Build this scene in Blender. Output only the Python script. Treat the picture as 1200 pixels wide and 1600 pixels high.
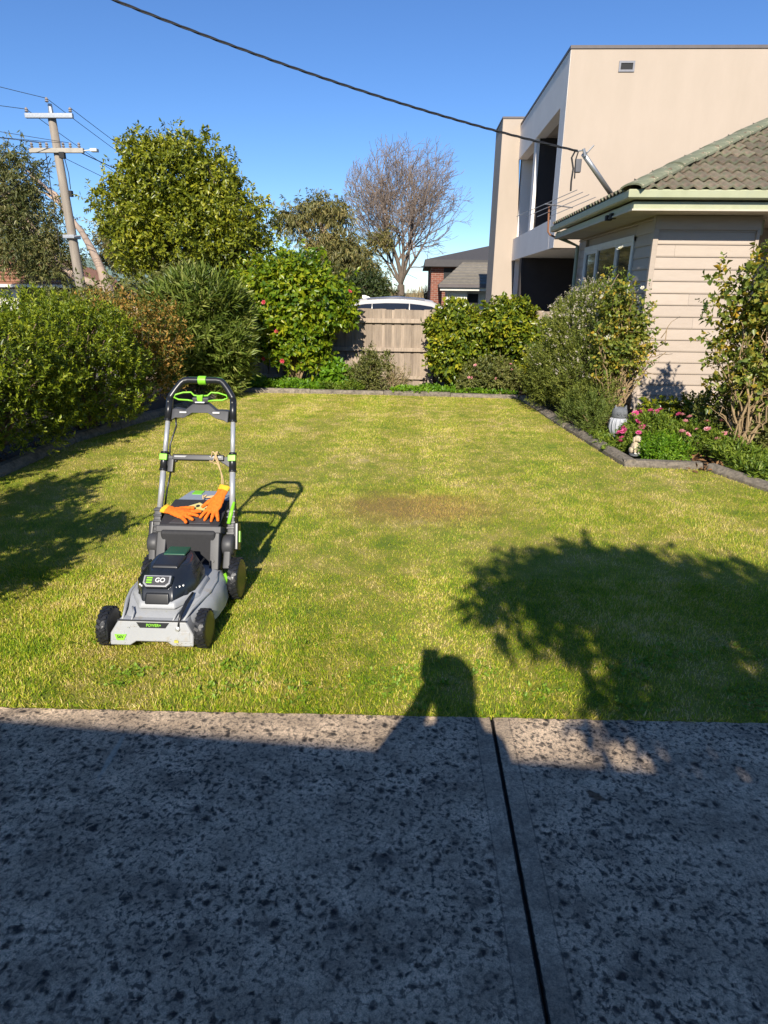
import bpy, bmesh, math, random
import numpy as np
from mathutils import Vector, Matrix, Euler

R = math.radians
for o in list(bpy.data.objects):
    bpy.data.objects.remove(o)
scene = bpy.context.scene
COL = scene.collection

# ------------------------------------------------------------------ camera
cam_d = bpy.data.cameras.new('camera'); cam = bpy.data.objects.new('camera', cam_d); COL.objects.link(cam)
cam_d.sensor_fit = 'VERTICAL'; cam_d.sensor_height = 36.0; cam_d.lens = 22.5
cam_d.clip_start = 0.02; cam_d.clip_end = 3000
_m = Euler((R(90 - 19.0), 0, R(2.2)), 'XYZ').to_matrix() @ Matrix.Rotation(R(0.64), 3, 'Z')
cam.matrix_world = Matrix.Translation((0, 0, 1.55)) @ _m.to_4x4()
scene.camera = cam

# ------------------------------------------------------------------ sky, sun, exposure
SUN_EL, SUN_AZ = 32.0, 3.0                       # light travels towards +Y, 3 degrees to the right
world = bpy.data.worlds.new('World'); scene.world = world; world.use_nodes = True
nt = world.node_tree; nt.nodes.clear()
sky = nt.nodes.new('ShaderNodeTexSky'); sky.sky_type = 'NISHITA'; sky.sun_disc = False
sky.sun_elevation = R(SUN_EL); sky.sun_rotation = R(180 + SUN_AZ)
sky.altitude = 0; sky.air_density = 0.9; sky.dust_density = 0.0; sky.ozone_density = 7.0
bg = nt.nodes.new('ShaderNodeBackground'); bg.inputs['Strength'].default_value = 0.092
wo = nt.nodes.new('ShaderNodeOutputWorld')
hs = nt.nodes.new('ShaderNodeHueSaturation'); hs.inputs['Saturation'].default_value = 1.07; hs.inputs['Hue'].default_value = 0.505      # the phone's vivid blue, the whole sky alike
nt.links.new(sky.outputs[0], hs.inputs['Color']); nt.links.new(hs.outputs[0], bg.inputs[0]); nt.links.new(bg.outputs[0], wo.inputs[0])
sd = bpy.data.lights.new('sun', 'SUN'); sd.energy = 4.5; sd.angle = R(0.53); sd.color = (1.0, 0.93, 0.82)
sun = bpy.data.objects.new('sun', sd); COL.objects.link(sun)
_dir = Vector((math.sin(R(SUN_AZ)) * math.cos(R(SUN_EL)), math.cos(R(SUN_AZ)) * math.cos(R(SUN_EL)), -math.sin(R(SUN_EL))))
sun.rotation_euler = _dir.to_track_quat('-Z', 'Y').to_euler()
sun.location = (0, -10, 12)
vs = scene.view_settings; vs.view_transform = 'Standard'; vs.look = 'None'; vs.gamma = 1.0; vs.exposure = 0.70
vs.use_curve_mapping = False

# ------------------------------------------------------------------ materials
def newmat(name):
    m = bpy.data.materials.new(name); m.use_nodes = True
    t = m.node_tree; t.nodes.clear()
    out = t.nodes.new('ShaderNodeOutputMaterial')
    return m, t, out
def nd(t, kind, **kw):
    n = t.nodes.new(kind)
    for k, v in kw.items():
        if k in ('ins',):
            for kk, vv in v.items(): n.inputs[kk].default_value = vv
        else: setattr(n, k, v)
    return n
def c4(c): return (c[0], c[1], c[2], 1.0)
def ramp(t, fac, stops):
    r = t.nodes.new('ShaderNodeValToRGB'); e = r.color_ramp.elements
    while len(e) < len(stops): e.new(0.5)
    for i, (p, c) in enumerate(stops):
        e[i].position = p; e[i].color = c4(c)
    t.links.new(fac, r.inputs[0]); return r.outputs[0]
def mixc(t, fac, a, b, mode='MIX'):
    n = t.nodes.new('ShaderNodeMix'); n.data_type = 'RGBA'; n.blend_type = mode
    for sock, v in ((n.inputs[0], fac), (n.inputs[6], a), (n.inputs[7], b)):
        if isinstance(v, (int, float)): sock.default_value = v
        elif isinstance(v, (tuple, list)): sock.default_value = c4(v)
        else: t.links.new(v, sock)
    return n.outputs[2]
def noise(t, vec, scale, detail=4, rough=0.6):
    n = t.nodes.new('ShaderNodeTexNoise'); n.inputs['Scale'].default_value = scale
    n.inputs['Detail'].default_value = detail; n.inputs['Roughness'].default_value = rough
    t.links.new(vec, n.inputs['Vector']); return n.outputs['Fac']
def math_n(t, op, a, b=None, c=None, clamp=False):
    n = t.nodes.new('ShaderNodeMath'); n.operation = op; n.use_clamp = clamp
    for i, v in enumerate((a, b, c)):
        if v is None: continue
        if isinstance(v, (int, float)): n.inputs[i].default_value = v
        else: t.links.new(v, n.inputs[i])
    return n.outputs[0]
def maprange(t, v, a, b, c=0.0, d=1.0):
    n = t.nodes.new('ShaderNodeMapRange'); n.clamp = True
    t.links.new(v, n.inputs[0])
    for i, x in enumerate((a, b, c, d)): n.inputs[1 + i].default_value = x
    return n.outputs[0]
def scaled(t, vec, s):
    n = t.nodes.new('ShaderNodeMapping'); n.inputs['Scale'].default_value = s
    t.links.new(vec, n.inputs['Vector']); return n.outputs[0]

MATS = {}
def pm(name, a, b=None, scale=8.0, rough=0.6, metal=0.0, bump=0.0, bscale=None, stretch=(1, 1, 1), rnd=0.0, spec=0.5, coat=0.0, dirt=None, dscale=4.0, damt=(0.55, 0.75)):
    """surface of two mottled tones, fine relief, per-object variation and optional dirt"""
    if name in MATS: return MATS[name]
    m, t, out = newmat(name)
    tc = t.nodes.new('ShaderNodeTexCoord'); v = scaled(t, tc.outputs['Object'], stretch)
    b = b or tuple(x * 0.82 for x in a)
    f = noise(t, v, scale, 5, 0.65)
    col = ramp(t, f, [(0.3, b), (0.7, a)])
    if dirt:
        df = noise(t, v, dscale, 6, 0.7)
        col = mixc(t, maprange(t, df, damt[0], damt[1]), col, dirt)
    if rnd:
        oi = t.nodes.new('ShaderNodeObjectInfo')
        k = maprange(t, oi.outputs['Random'], 0, 1, 1 - rnd, 1 + rnd)
        vm = t.nodes.new('ShaderNodeVectorMath'); vm.operation = 'SCALE'
        t.links.new(col, vm.inputs[0]); t.links.new(k, vm.inputs['Scale']); col = vm.outputs[0]
    p = t.nodes.new('ShaderNodeBsdfPrincipled')
    t.links.new(col, p.inputs['Base Color'])
    p.inputs['Roughness'].default_value = rough; p.inputs['Metallic'].default_value = metal
    p.inputs['Specular IOR Level'].default_value = spec; p.inputs['Coat Weight'].default_value = coat
    if bump:
        bf = noise(t, v, bscale or scale * 4, 6, 0.7)
        bn = t.nodes.new('ShaderNodeBump'); bn.inputs['Strength'].default_value = bump; bn.inputs['Distance'].default_value = 0.01
        t.links.new(bf, bn.inputs['Height']); t.links.new(bn.outputs[0], p.inputs['Normal'])
    t.links.new(p.outputs[0], out.inputs[0])
    MATS[name] = m; return m
def leafmat(name, cols, rough=0.45, trans=0.3, nscale=3.0, back=None, spec=0.4):
    """leaves: colour by leaf (random per island) and by clump (noise), some light passing through"""
    if name in MATS: return MATS[name]
    m, t, out = newmat(name)
    geo = t.nodes.new('ShaderNodeNewGeometry'); tc = t.nodes.new('ShaderNodeTexCoord')
    f = math_n(t, 'ADD', math_n(t, 'MULTIPLY', geo.outputs['Random Per Island'], 0.62),
               math_n(t, 'MULTIPLY', maprange(t, noise(t, tc.outputs['Object'], nscale, 3), 0.3, 0.7), 0.38))
    n = len(cols)
    col = ramp(t, f, [((i + 0.5) / n if n > 1 else 0.5, c) for i, c in enumerate(cols)])
    p = t.nodes.new('ShaderNodeBsdfPrincipled'); t.links.new(col, p.inputs['Base Color'])
    p.inputs['Roughness'].default_value = rough; p.inputs['Specular IOR Level'].default_value = spec
    tr = t.nodes.new('ShaderNodeBsdfTranslucent')
    tcol = mixc(t, 1.0, col, (1.15, 1.1, 0.45), 'MULTIPLY'); t.links.new(tcol, tr.inputs[0])
    mx = t.nodes.new('ShaderNodeMixShader'); mx.inputs[0].default_value = trans
    t.links.new(p.outputs[0], mx.inputs[1]); t.links.new(tr.outputs[0], mx.inputs[2])
    t.links.new(mx.outputs[0], out.inputs[0])
    MATS[name] = m; return m
def glassmat(name, col=(0.02, 0.025, 0.03), rough=0.05):
    if name in MATS: return MATS[name]
    m, t, out = newmat(name)
    p = t.nodes.new('ShaderNodeBsdfPrincipled'); p.inputs['Base Color'].default_value = c4(col)
    p.inputs['Roughness'].default_value = rough; p.inputs['Specular IOR Level'].default_value = 0.9
    t.links.new(p.outputs[0], out.inputs[0]); MATS[name] = m; return m

# ------------------------------------------------------------------ mesh helpers
class MB:
    def __init__(s): s.v = []; s.f = []
    def add(s, vs, fs):
        k = len(s.v); s.v += [tuple(map(float, q)) for q in vs]; s.f += [tuple(i + k for i in q) for q in fs]; return s
    def box(s, a, b, M=None):
        x0, y0, z0 = a; x1, y1, z1 = b
        vs = [Vector(q) for q in ((x0,y0,z0),(x1,y0,z0),(x1,y1,z0),(x0,y1,z0),(x0,y0,z1),(x1,y0,z1),(x1,y1,z1),(x0,y1,z1))]
        if M is not None: vs = [M @ q for q in vs]
        return s.add(vs, [(0,3,2,1),(4,5,6,7),(0,1,5,4),(1,2,6,5),(2,3,7,6),(3,0,4,7)])
    def loft(s, rings, caps=True, close=True):
        n = len(rings[0]); k = []
        fs = []
        for i in range(len(rings) - 1):
            for j in range(n if close else n - 1):
                a = i * n + j; b = i * n + (j + 1) % n
                fs.append((a, b, b + n, a + n))
        if caps:
            fs.append(tuple(range(n - 1, -1, -1))); fs.append(tuple((len(rings) - 1) * n + j for j in range(n)))
        return s.add([q for r in rings for q in r], fs)
    def prism(s, poly, axis, a, b):
        """polygon in the plane across axis, pushed from a to b; poly coords are the two other axes in order"""
        def P(q, h):
            return {'x': (h, q[0], q[1]), 'y': (q[0], h, q[1]), 'z': (q[0], q[1], h)}[axis]
        return s.loft([[P(q, a) for q in poly], [P(q, b) for q in poly]])
    def tube(s, path, r, n=8, caps=True):
        path = [Vector(p) for p in path]; m = len(path)
        rr = r if isinstance(r, (list, tuple)) else [r] * m
        rings = []; up = None
        for i, p in enumerate(path):
            d = (path[min(i + 1, m - 1)] - path[max(i - 1, 0)])
            d = d.normalized() if d.length > 1e-9 else Vector((0, 0, 1))
            if up is None:
                up = Vector((0, 0, 1)) if abs(d.z) < 0.9 else Vector((1, 0, 0))
            x = d.cross(up)
            if x.length < 1e-6: x = d.cross(Vector((0.3, 1, 0.2)))
            x.normalize(); y = x.cross(d).normalized(); up = y
            rings.append([p + (x * math.cos(2 * math.pi * k / n) + y * math.sin(2 * math.pi * k / n)) * rr[i] for k in range(n)])
        return s.loft(rings, caps)
    def lathe(s, prof, n=20, M=None):
        """profile of (radius, z)"""
        rings = [[Vector((r * math.cos(2 * math.pi * k / n), r * math.sin(2 * math.pi * k / n), z)) for k in range(n)] for r, z in prof]
        if M is not None: rings = [[M @ q for q in r] for r in rings]
        return s.loft(rings)
    def xf(s, M):
        s.v = [tuple(M @ Vector(q)) for q in s.v]; return s
    def mesh(s, name, fix=True):
        me = bpy.data.meshes.new(name); me.from_pydata(s.v, [], s.f); me.update()
        if fix:
            bm = bmesh.new(); bm.from_mesh(me); bmesh.ops.recalc_face_normals(bm, faces=bm.faces[:]); bm.to_mesh(me); bm.free()
        return me
    def build(s, name, mat, parent=None, bevel=0.0, smooth=False, sub=0, seg=2):
        me = s.mesh(name); me.materials.append(mat)
        o = bpy.data.objects.new(name, me); COL.objects.link(o); o.parent = parent
        if bevel:
            b = o.modifiers.new('bevel', 'BEVEL'); b.width = bevel; b.segments = seg; b.limit_method = 'ANGLE'; b.angle_limit = R(35)
        if sub:
            q = o.modifiers.new('sub', 'SUBSURF'); q.levels = sub; q.render_levels = sub
        if smooth or bevel or sub:
            me.polygons.foreach_set('use_smooth', [True] * len(me.polygons))
            if bevel: o.modifiers.new('wn', 'WEIGHTED_NORMAL')
        return o
def link_mesh(name, me, parent=None, loc=(0, 0, 0), rot=(0, 0, 0)):
    o = bpy.data.objects.new(name, me); COL.objects.link(o); o.parent = parent; o.location = loc; o.rotation_euler = rot; return o
def empty(name, loc=(0, 0, 0), rz=0.0):
    o = bpy.data.objects.new(name, None); COL.objects.link(o); o.location = loc; o.rotation_euler = (0, 0, rz); o.empty_display_size = 0.1; return o
def tag(o, label=None, cat=None, group=None, kind=None):
    if label: o['label'] = label
    if cat: o['category'] = cat
    if group: o['group'] = group
    if kind: o['kind'] = kind
    return o
def npmesh(name, V, T, mat, parent=None, smooth=False):
    """triangle mesh from arrays"""
    V = np.ascontiguousarray(V, dtype=np.float32); T = np.ascontiguousarray(T, dtype=np.int32)
    me = bpy.data.meshes.new(name)
    me.vertices.add(len(V)); me.vertices.foreach_set('co', V.ravel())
    me.loops.add(len(T) * 3); me.loops.foreach_set('vertex_index', T.ravel())
    me.polygons.add(len(T)); me.polygons.foreach_set('loop_start', np.arange(0, len(T) * 3, 3, dtype=np.int32))
    if smooth: me.polygons.foreach_set('use_smooth', np.ones(len(T), dtype=bool))
    me.update(calc_edges=True); me.validate()
    me.materials.append(mat)
    o = bpy.data.objects.new(name, me); COL.objects.link(o); o.parent = parent
    if parent is not None: o['kind'] = 'stuff'
    return o
def text_mesh(name, body, size, mat, parent, M, extr=0.0008):
    cu = bpy.data.curves.new(name, 'FONT'); cu.body = body; cu.size = size; cu.extrude = extr; cu.align_x = 'CENTER'; cu.align_y = 'CENTER'; cu.offset = size * 0.02
    cu.resolution_u = 3
    tmp = bpy.data.objects.new('t', cu); COL.objects.link(tmp)
    bpy.context.view_layer.update()
    me = bpy.data.meshes.new_from_object(tmp.evaluated_get(bpy.context.evaluated_depsgraph_get()))
    bpy.data.objects.remove(tmp)
    me.name = name; me.materials.clear(); me.materials.append(mat); me.transform(M)
    o = bpy.data.objects.new(name, me); COL.objects.link(o); o.parent = parent
    return o

# ------------------------------------------------------------------ foliage helpers
def unit(a): return a / np.maximum(np.linalg.norm(a, axis=-1, keepdims=True), 1e-9)
def crown_points(rng, lobes, n, shell=0.4, bump=0.18, low=-1.0):
    """points in the outer shell of a set of ellipsoid lobes, with outward directions; lumpy surface"""
    L = np.array(lobes, float); w = (L[:, 3] * L[:, 4] + L[:, 4] * L[:, 5] + L[:, 3] * L[:, 5]); w /= w.sum()
    idx = rng.choice(len(L), n, p=w); d = unit(rng.normal(size=(n, 3)))
    k = unit(rng.normal(size=(7, 3))) * rng.uniform(3, 7, (7, 1)); ph = rng.uniform(0, 6.28, 7)
    b = 1 + bump * np.sin(d @ k.T + ph + idx[:, None] * 1.7).sum(1) / 2.6
    rad = b * (1 - shell * rng.random(n) ** 1.4)
    P = L[idx, :3] + d * L[idx, 3:6] * rad[:, None]
    O = unit(d / L[idx, 3:6])
    inside = np.zeros(n, bool)
    for j in range(len(L)):
        q = (((P - L[j, :3]) / L[j, 3:6]) ** 2).sum(1)
        inside |= (q < 0.36) & (idx != j)
    keep = (~inside) | (rng.random(n) < 0.25)
    keep &= d[:, 2] > low
    return P[keep], O[keep]
def shoots(rng, P, D, nl, sl, ll, lw, ang=50, spread=0.35, droop=0.0, fold=0.25, var=0.45):
    """leafy shoots: nl leaves set spirally along each shoot"""
    n = len(P); D = unit(D)
    s = (np.arange(nl) + rng.random((n, nl))) / nl
    a = np.where(np.abs(D[:, 2:3]) < 0.9, [[0, 0, 1.0]], [[1.0, 0, 0]]); X = unit(np.cross(D, a)); Y = np.cross(D, X)
    phi = np.arange(nl) * 2.4 + rng.uniform(0, 6.28, (n, 1)) + rng.normal(0, 0.3, (n, nl))
    perp = X[:, None] * np.cos(phi)[..., None] + Y[:, None] * np.sin(phi)[..., None]
    an = np.radians(ang) * (1.25 - 0.6 * s) + rng.normal(0, 0.15, (n, nl))
    ld = D[:, None] * np.cos(an)[..., None] + perp * np.sin(an)[..., None] + rng.normal(0, spread, (n, nl, 3))
    ld[..., 2] -= droop; ld = unit(ld)
    base = P[:, None] + D[:, None] * (s * sl * rng.uniform(0.6, 1.2, (n, 1)))[..., None]
    side = unit(np.cross(ld, D[:, None] + rng.normal(0, 0.3, (n, nl, 3)))); nrm = np.cross(side, ld)
    q = rng.uniform(1 - var, 1 + var, (n, nl, 1))
    mid = base + ld * ll * 0.48 * q
    V = np.stack([base, mid + side * lw * 0.5 * q + nrm * lw * fold * q, base + ld * ll * q - np.array([0, 0, 1.0]) * droop * ll * 0.3, mid - side * lw * 0.5 * q + nrm * lw * fold * q], 2).reshape(-1, 3)
    k = np.arange(n * nl)[:, None] * 4
    T = np.concatenate([k + [0, 2, 1], k + [0, 3, 2]], 1).reshape(-1, 3)
    return V, T
def merge(parts):
    Vs, Ts, k = [], [], 0
    for V, T in parts:
        Vs.append(V); Ts.append(T + k); k += len(V)
    return np.concatenate(Vs), np.concatenate(Ts)
def sticks(A, B, ra, rb, n=4):
    """many thin tapered sticks"""
    A = np.asarray(A, float); B = np.asarray(B, float); m = len(A)
    ra = np.broadcast_to(ra, (m,)); rb = np.broadcast_to(rb, (m,))
    D = unit(B - A); a = np.where(np.abs(D[:, 2:3]) < 0.9, [[0, 0, 1.0]], [[1.0, 0, 0]]); X = unit(np.cross(D, a)); Y = np.cross(D, X)
    t = np.arange(n) * 2 * math.pi / n
    ring = X[:, None] * np.cos(t)[None, :, None] + Y[:, None] * np.sin(t)[None, :, None]
    V = np.concatenate([A[:, None] + ring * ra[:, None, None], B[:, None] + ring * rb[:, None, None]], 1).reshape(-1, 3)
    fs = []
    for j in range(n):
        j2 = (j + 1) % n; fs += [[j, j2, n + j2], [j, n + j2, n + j]]
    T = (np.arange(m)[:, None, None] * 2 * n + np.array(fs)[None]).reshape(-1, 3)
    return V, T
def branchy(rng, base, tips, r0, wig=0.08, steps=5, rtip=0.004, n=5):
    """stems that leave the base and curve out to the tips"""
    parts = []
    base = np.asarray(base, float)
    for tp in tips:
        tp = np.asarray(tp, float); d = tp - base; L = np.linalg.norm(d)
        t = np.linspace(0, 1, steps + 1)
        mid = base + np.array([d[0] * 0.3, d[1] * 0.3, d[2] * 0.6])
        pts = ((1 - t) ** 2)[:, None] * base + (2 * t * (1 - t))[:, None] * mid + (t ** 2)[:, None] * tp
        pts[1:-1] += rng.normal(0, wig * L / steps, (steps - 1, 3))
        rr = r0 * (1 - t) + rtip * t
        parts.append(sticks(pts[:-1], pts[1:], rr[:-1] * 1.02, rr[1:], n))
    return merge(parts)
def flower_mesh(name, mats, petals=7, r=0.018, layers=2, seed=0):
    rg = random.Random(seed); mb = MB()
    for L in range(layers):
        tilt = 0.25 + 0.55 * L; rad = r * (1 - 0.3 * L)
        for k in range(petals):
            a = 2 * math.pi * (k + 0.5 * L) / petals + rg.uniform(-.15, .15); w = 0.62 * rad
            d = Vector((math.cos(a) * math.cos(tilt), math.sin(a) * math.cos(tilt), math.sin(tilt))); s = Vector((-math.sin(a), math.cos(a), 0))
            up = Vector((0, 0, 1))
            mb.add([(0, 0, 0), d * rad * 0.6 + s * w * 0.6 + up * rad * .08, d * rad + up * rad * rg.uniform(0, .25), d * rad * 0.6 - s * w * 0.6 + up * rad * .08], [(0, 1, 2), (0, 2, 3)])
    me = mb.mesh(name, fix=False); me.materials.append(mats); return me
# ================================================================== the setting
rng = np.random.default_rng(7); rnd = random.Random(7)

def polysheet(name, pts, z, mat, kind='structure'):
    me = bpy.data.meshes.new(name); me.from_pydata([(x, y, z) for x, y in pts], [], [tuple(range(len(pts)))]); me.update(); me.materials.append(mat)
    o = bpy.data.objects.new(name, me); COL.objects.link(o); tag(o, kind=kind); return o
m_ground = pm('far ground', (0.10, 0.10, 0.05), (0.05, 0.06, 0.025), 0.6, 0.95, bump=0.4, bscale=6)
g = polysheet('ground', [(-900, -900), (900, -900), (900, 900), (-900, 900)], -0.06, m_ground)
m_soil = pm('garden soil', (0.045, 0.030, 0.020), (0.018, 0.012, 0.008), 14, 0.95, bump=1.0, bscale=60)
m_asph = pm('asphalt', (0.06, 0.06, 0.062), (0.04, 0.04, 0.042), 30, 0.9, bump=0.5, bscale=200)
polysheet('road', [(-19, -60), (-12.5, -60), (-12.5, 90), (-19, 90)], -0.05, m_asph)
polysheet('garden_bed', [(-5.2, -3), (-3.2, -3), (-3.2, 10), (2.6, 10), (2.6, 6), (3.2, 5.9), (3.4, -3), (9, -3), (9, 11.55), (-5.2, 11.55)], -0.035, m_soil)
polysheet('neighbour_driveway', [(-9, 12.2), (2.6, 12.2), (2.6, 21.5), (-9, 21.5)], -0.045, pm('plain concrete', (0.30, 0.28, 0.25), None, 10, 0.9))

LAWN = [(-3.5, 2.006), (-3.53, 5.19), (-3.546, 6.57), (-3.22, 8.09), (-2.79, 10.26), (-0.42, 10.26), (1.69, 10.1), (1.88, 7.83), (2.06, 6.03), (2.79, 5.98), (3.03, 5.25), (3.45, 3.6), (3.45, 2.168)]

# grass colours follow the place: dry patch, straw patches, greener spots, mowing bands
def grass_colour(t, geo_rand, pos):
    big = noise(t, pos, 1.1, 4, 0.6); mid = noise(t, pos, 5.0, 4, 0.65)
    sep = t.nodes.new('ShaderNodeSeparateXYZ'); t.links.new(pos, sep.inputs[0])
    dx = math_n(t, 'MULTIPLY', math_n(t, 'SUBTRACT', sep.outputs[0], 0.05), 1.45)
    dy = math_n(t, 'MULTIPLY', math_n(t, 'SUBTRACT', sep.outputs[1], 4.65), 2.4)
    r2 = math_n(t, 'SQRT', math_n(t, 'ADD', math_n(t, 'MULTIPLY', dx, dx), math_n(t, 'MULTIPLY', dy, dy)))
    r2 = math_n(t, 'ADD', r2, math_n(t, 'MULTIPLY', math_n(t, 'SUBTRACT', mid, 0.5), 1.6))
    dead = maprange(t, r2, 1.15, 0.45, 0.0, 0.8)
    far = maprange(t, sep.outputs[1], 2.2, 7.0, 0.0, 0.09)
    straw = math_n(t, 'ADD', math_n(t, 'ADD', math_n(t, 'MULTIPLY', geo_rand, 0.66), math_n(t, 'MULTIPLY', maprange(t, mid, 0.33, 0.67), 0.38)), math_n(t, 'MULTIPLY', maprange(t, big, 0.33, 0.67), 0.26))
    straw = math_n(t, 'ADD', straw, math_n(t, 'SUBTRACT', far, 0.08))
    col = ramp(t, straw, [(0.08, (0.085, 0.205, 0.006)), (0.34, (0.26, 0.41, 0.012)), (0.58, (0.50, 0.54, 0.030)), (0.78, (0.72, 0.60, 0.11)), (0.97, (0.95, 0.75, 0.34))])
    return mixc(t, math_n(t, 'MULTIPLY', dead, maprange(t, geo_rand, 0.05, 0.5, 0.45, 1.0)), col, (0.56, 0.33, 0.11))
m, t, out = newmat('grass blades')
geo = t.nodes.new('ShaderNodeNewGeometry')
col = grass_colour(t, geo.outputs['Random Per Island'], geo.outputs['Position'])
p = t.nodes.new('ShaderNodeBsdfPrincipled'); t.links.new(col, p.inputs['Base Color']); p.inputs['Roughness'].default_value = 0.5; p.inputs['Specular IOR Level'].default_value = 0.3
tr = t.nodes.new('ShaderNodeBsdfTranslucent'); t.links.new(col, tr.inputs[0])
mx = t.nodes.new('ShaderNodeMixShader'); mx.inputs[0].default_value = 0.38
t.links.new(p.outputs[0], mx.inputs[1]); t.links.new(tr.outputs[0], mx.inputs[2]); t.links.new(mx.outputs[0], out.inputs[0]); m_blade = m
m, t, out = newmat('lawn thatch')
geo = t.nodes.new('ShaderNodeNewGeometry')
fine = noise(t, geo.outputs['Position'], 160, 5, 0.8)
col = grass_colour(t, maprange(t, fine, 0.3, 0.7), geo.outputs['Position'])
col = mixc(t, 0.50, col, (0.07, 0.055, 0.02))
p = t.nodes.new('ShaderNodeBsdfPrincipled'); t.links.new(col, p.inputs['Base Color']); p.inputs['Roughness'].default_value = 0.9
bn = t.nodes.new('ShaderNodeBump'); bn.inputs['Strength'].default_value = 0.8; bn.inputs['Distance'].default_value = 0.02
t.links.new(fine, bn.inputs['Height']); t.links.new(bn.outputs[0], p.inputs['Normal']); t.links.new(p.outputs[0], out.inputs[0]); m_thatch = m
lawn = polysheet('lawn', LAWN, -0.012, m_thatch)

def in_poly(x, y, poly):
    inside = np.zeros(len(x), bool); n = len(poly)
    for i in range(n):
        x0, y0 = poly[i]; x1, y1 = poly[(i + 1) % n]
        c = ((y0 > y) != (y1 > y)) & (x < (x1 - x0) * (y - y0) / (y1 - y0 + 1e-12) + x0); inside ^= c
    return inside
def grass(name, y0, y1, dens, hmin, hmax, w, segs, seed):
    rg = np.random.default_rng(seed)
    n = int(dens * 7 * (y1 - y0)); x = rg.uniform(-3.55, 3.45, n); y = rg.uniform(y0, y1, n)
    # only where the lens or a step aside could see, and a patchy sward
    k = in_poly(x, y, LAWN) & (np.abs(x + 0.05) < 0.9 * y + 0.9)
    pat = np.sin(x * 2.1 + 1.3 * np.sin(y * 1.7)) * np.sin(y * 2.6 + 1.1 * np.sin(x * 2.9)) * 0.5 + 0.5
    k &= rg.random(n) < 0.62 + 0.38 * pat
    x, y, pat = x[k], y[k], pat[k]; n = len(x)
    h = rg.uniform(hmin, hmax, n) * (0.75 + 0.4 * pat); a = rg.uniform(0, 6.283, n); lean = np.abs(rg.normal(0.75, 0.40, n))
    stripe = np.tanh(4 * np.sin((x - 0.03 * y) * 6.5 + 0.6))                      # mowing lines: blades lean to or away along each pass
    d = np.stack([np.cos(a), np.sin(a) + 0.8 * stripe, np.zeros(n)], 1); d /= np.linalg.norm(d, axis=1, keepdims=True); b = rg.uniform(0, 6.283, n)
    s = np.stack([np.cos(b), np.sin(b), np.zeros(n)], 1) * (w * rg.uniform(0.7, 1.3, n))[:, None]
    B = np.stack([x, y, np.full(n, -0.014)], 1); Z = np.array([0, 0, 1.0])
    tip = B + d * (h * np.sin(np.minimum(lean, 1.35)))[:, None] + Z * (h * np.cos(np.minimum(lean, 1.35)))[:, None]
    if segs == 2:
        mid = B + d * (h * 0.55 * np.sin(lean * 0.5))[:, None] + Z * (h * 0.55 * np.cos(lean * 0.5))[:, None]
        V = np.stack([B - s / 2, B + s / 2, mid - s * 0.42, mid + s * 0.42, tip], 1).reshape(-1, 3)
        kk = np.arange(n)[:, None] * 5; T = np.concatenate([kk + [0, 1, 3], kk + [0, 3, 2], kk + [2, 3, 4]], 1).reshape(-1, 3)
    else:
        V = np.stack([B - s / 2, B + s / 2, tip], 1).reshape(-1, 3); T = np.arange(n * 3).reshape(-1, 3)
    return V, T
V, T = merge([grass('a', 1.99, 3.4, 22000, 0.011, 0.029, 0.0030, 2, 1), grass('b', 3.4, 5.2, 15000, 0.011, 0.029, 0.0036, 1, 2), grass('c', 5.2, 10.3, 8000, 0.010, 0.026, 0.0050, 1, 3)])
rg = np.random.default_rng(5); n = 2600                                  # longer blades that overhang the slab edge and the kerbs
ex = rg.uniform(-2.2, 2.0, n); ey = 2.091 + 0.0235 * ex + np.abs(rg.normal(0, 0.012, n)); clump = (np.sin(ex * 17) + np.sin(ex * 41 + 1)) * .5
Pn = np.stack([ex, ey, np.full(n, -0.012)], 1)[rg.random(n) < 0.45 + 0.5 * clump]; Dn = np.tile([[0, -0.55, 1.0]], (len(Pn), 1)) + rg.normal(0, .5, (len(Pn), 3)); Dn[:, 2] = np.abs(Dn[:, 2]) + .3
Ve, Te = shoots(rg, Pn, Dn, 1, 0.002, 0.034, 0.0034, 25, 0.2, 0.15, 0.2, 0.4)
V, T = merge([(V, T), (Ve, Te)])
go = npmesh('grass', V, T, m_blade); tag(go, 'short mown green and straw coloured lawn grass', 'grass', kind='stuff')
# broad-leaved weeds and clover near the path
rg = np.random.default_rng(11)
cx = np.concatenate([rg.uniform(-1.6, 1.6, 26), rg.uniform(-0.9, 0.1, 14), rg.uniform(0.9, 1.6, 12)]); cy = np.concatenate([2.12 + np.abs(rg.normal(0, 0.28, 26)), rg.uniform(2.13, 2.4, 14), rg.uniform(2.13, 2.7, 12)])
P = np.stack([np.repeat(cx, 9) + rg.normal(0, 0.05, 52 * 9), np.repeat(cy, 9) + np.abs(rg.normal(0, 0.04, 52 * 9)), np.full(52 * 9, -0.008)], 1)
V, T = shoots(rg, P, np.tile([[0, 0, 1.0]], (len(P), 1)), 4, 0.008, 0.015, 0.010, 62, 0.25)
wo_ = npmesh('lawn_weeds', V, T, leafmat('weed leaves', [(0.13, 0.24, 0.015), (0.20, 0.33, 0.025), (0.28, 0.40, 0.04)], 0.5, 0.3)); tag(wo_, 'small bright green broad leaved weeds along the lawn edge', 'weeds', kind='stuff')

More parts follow.
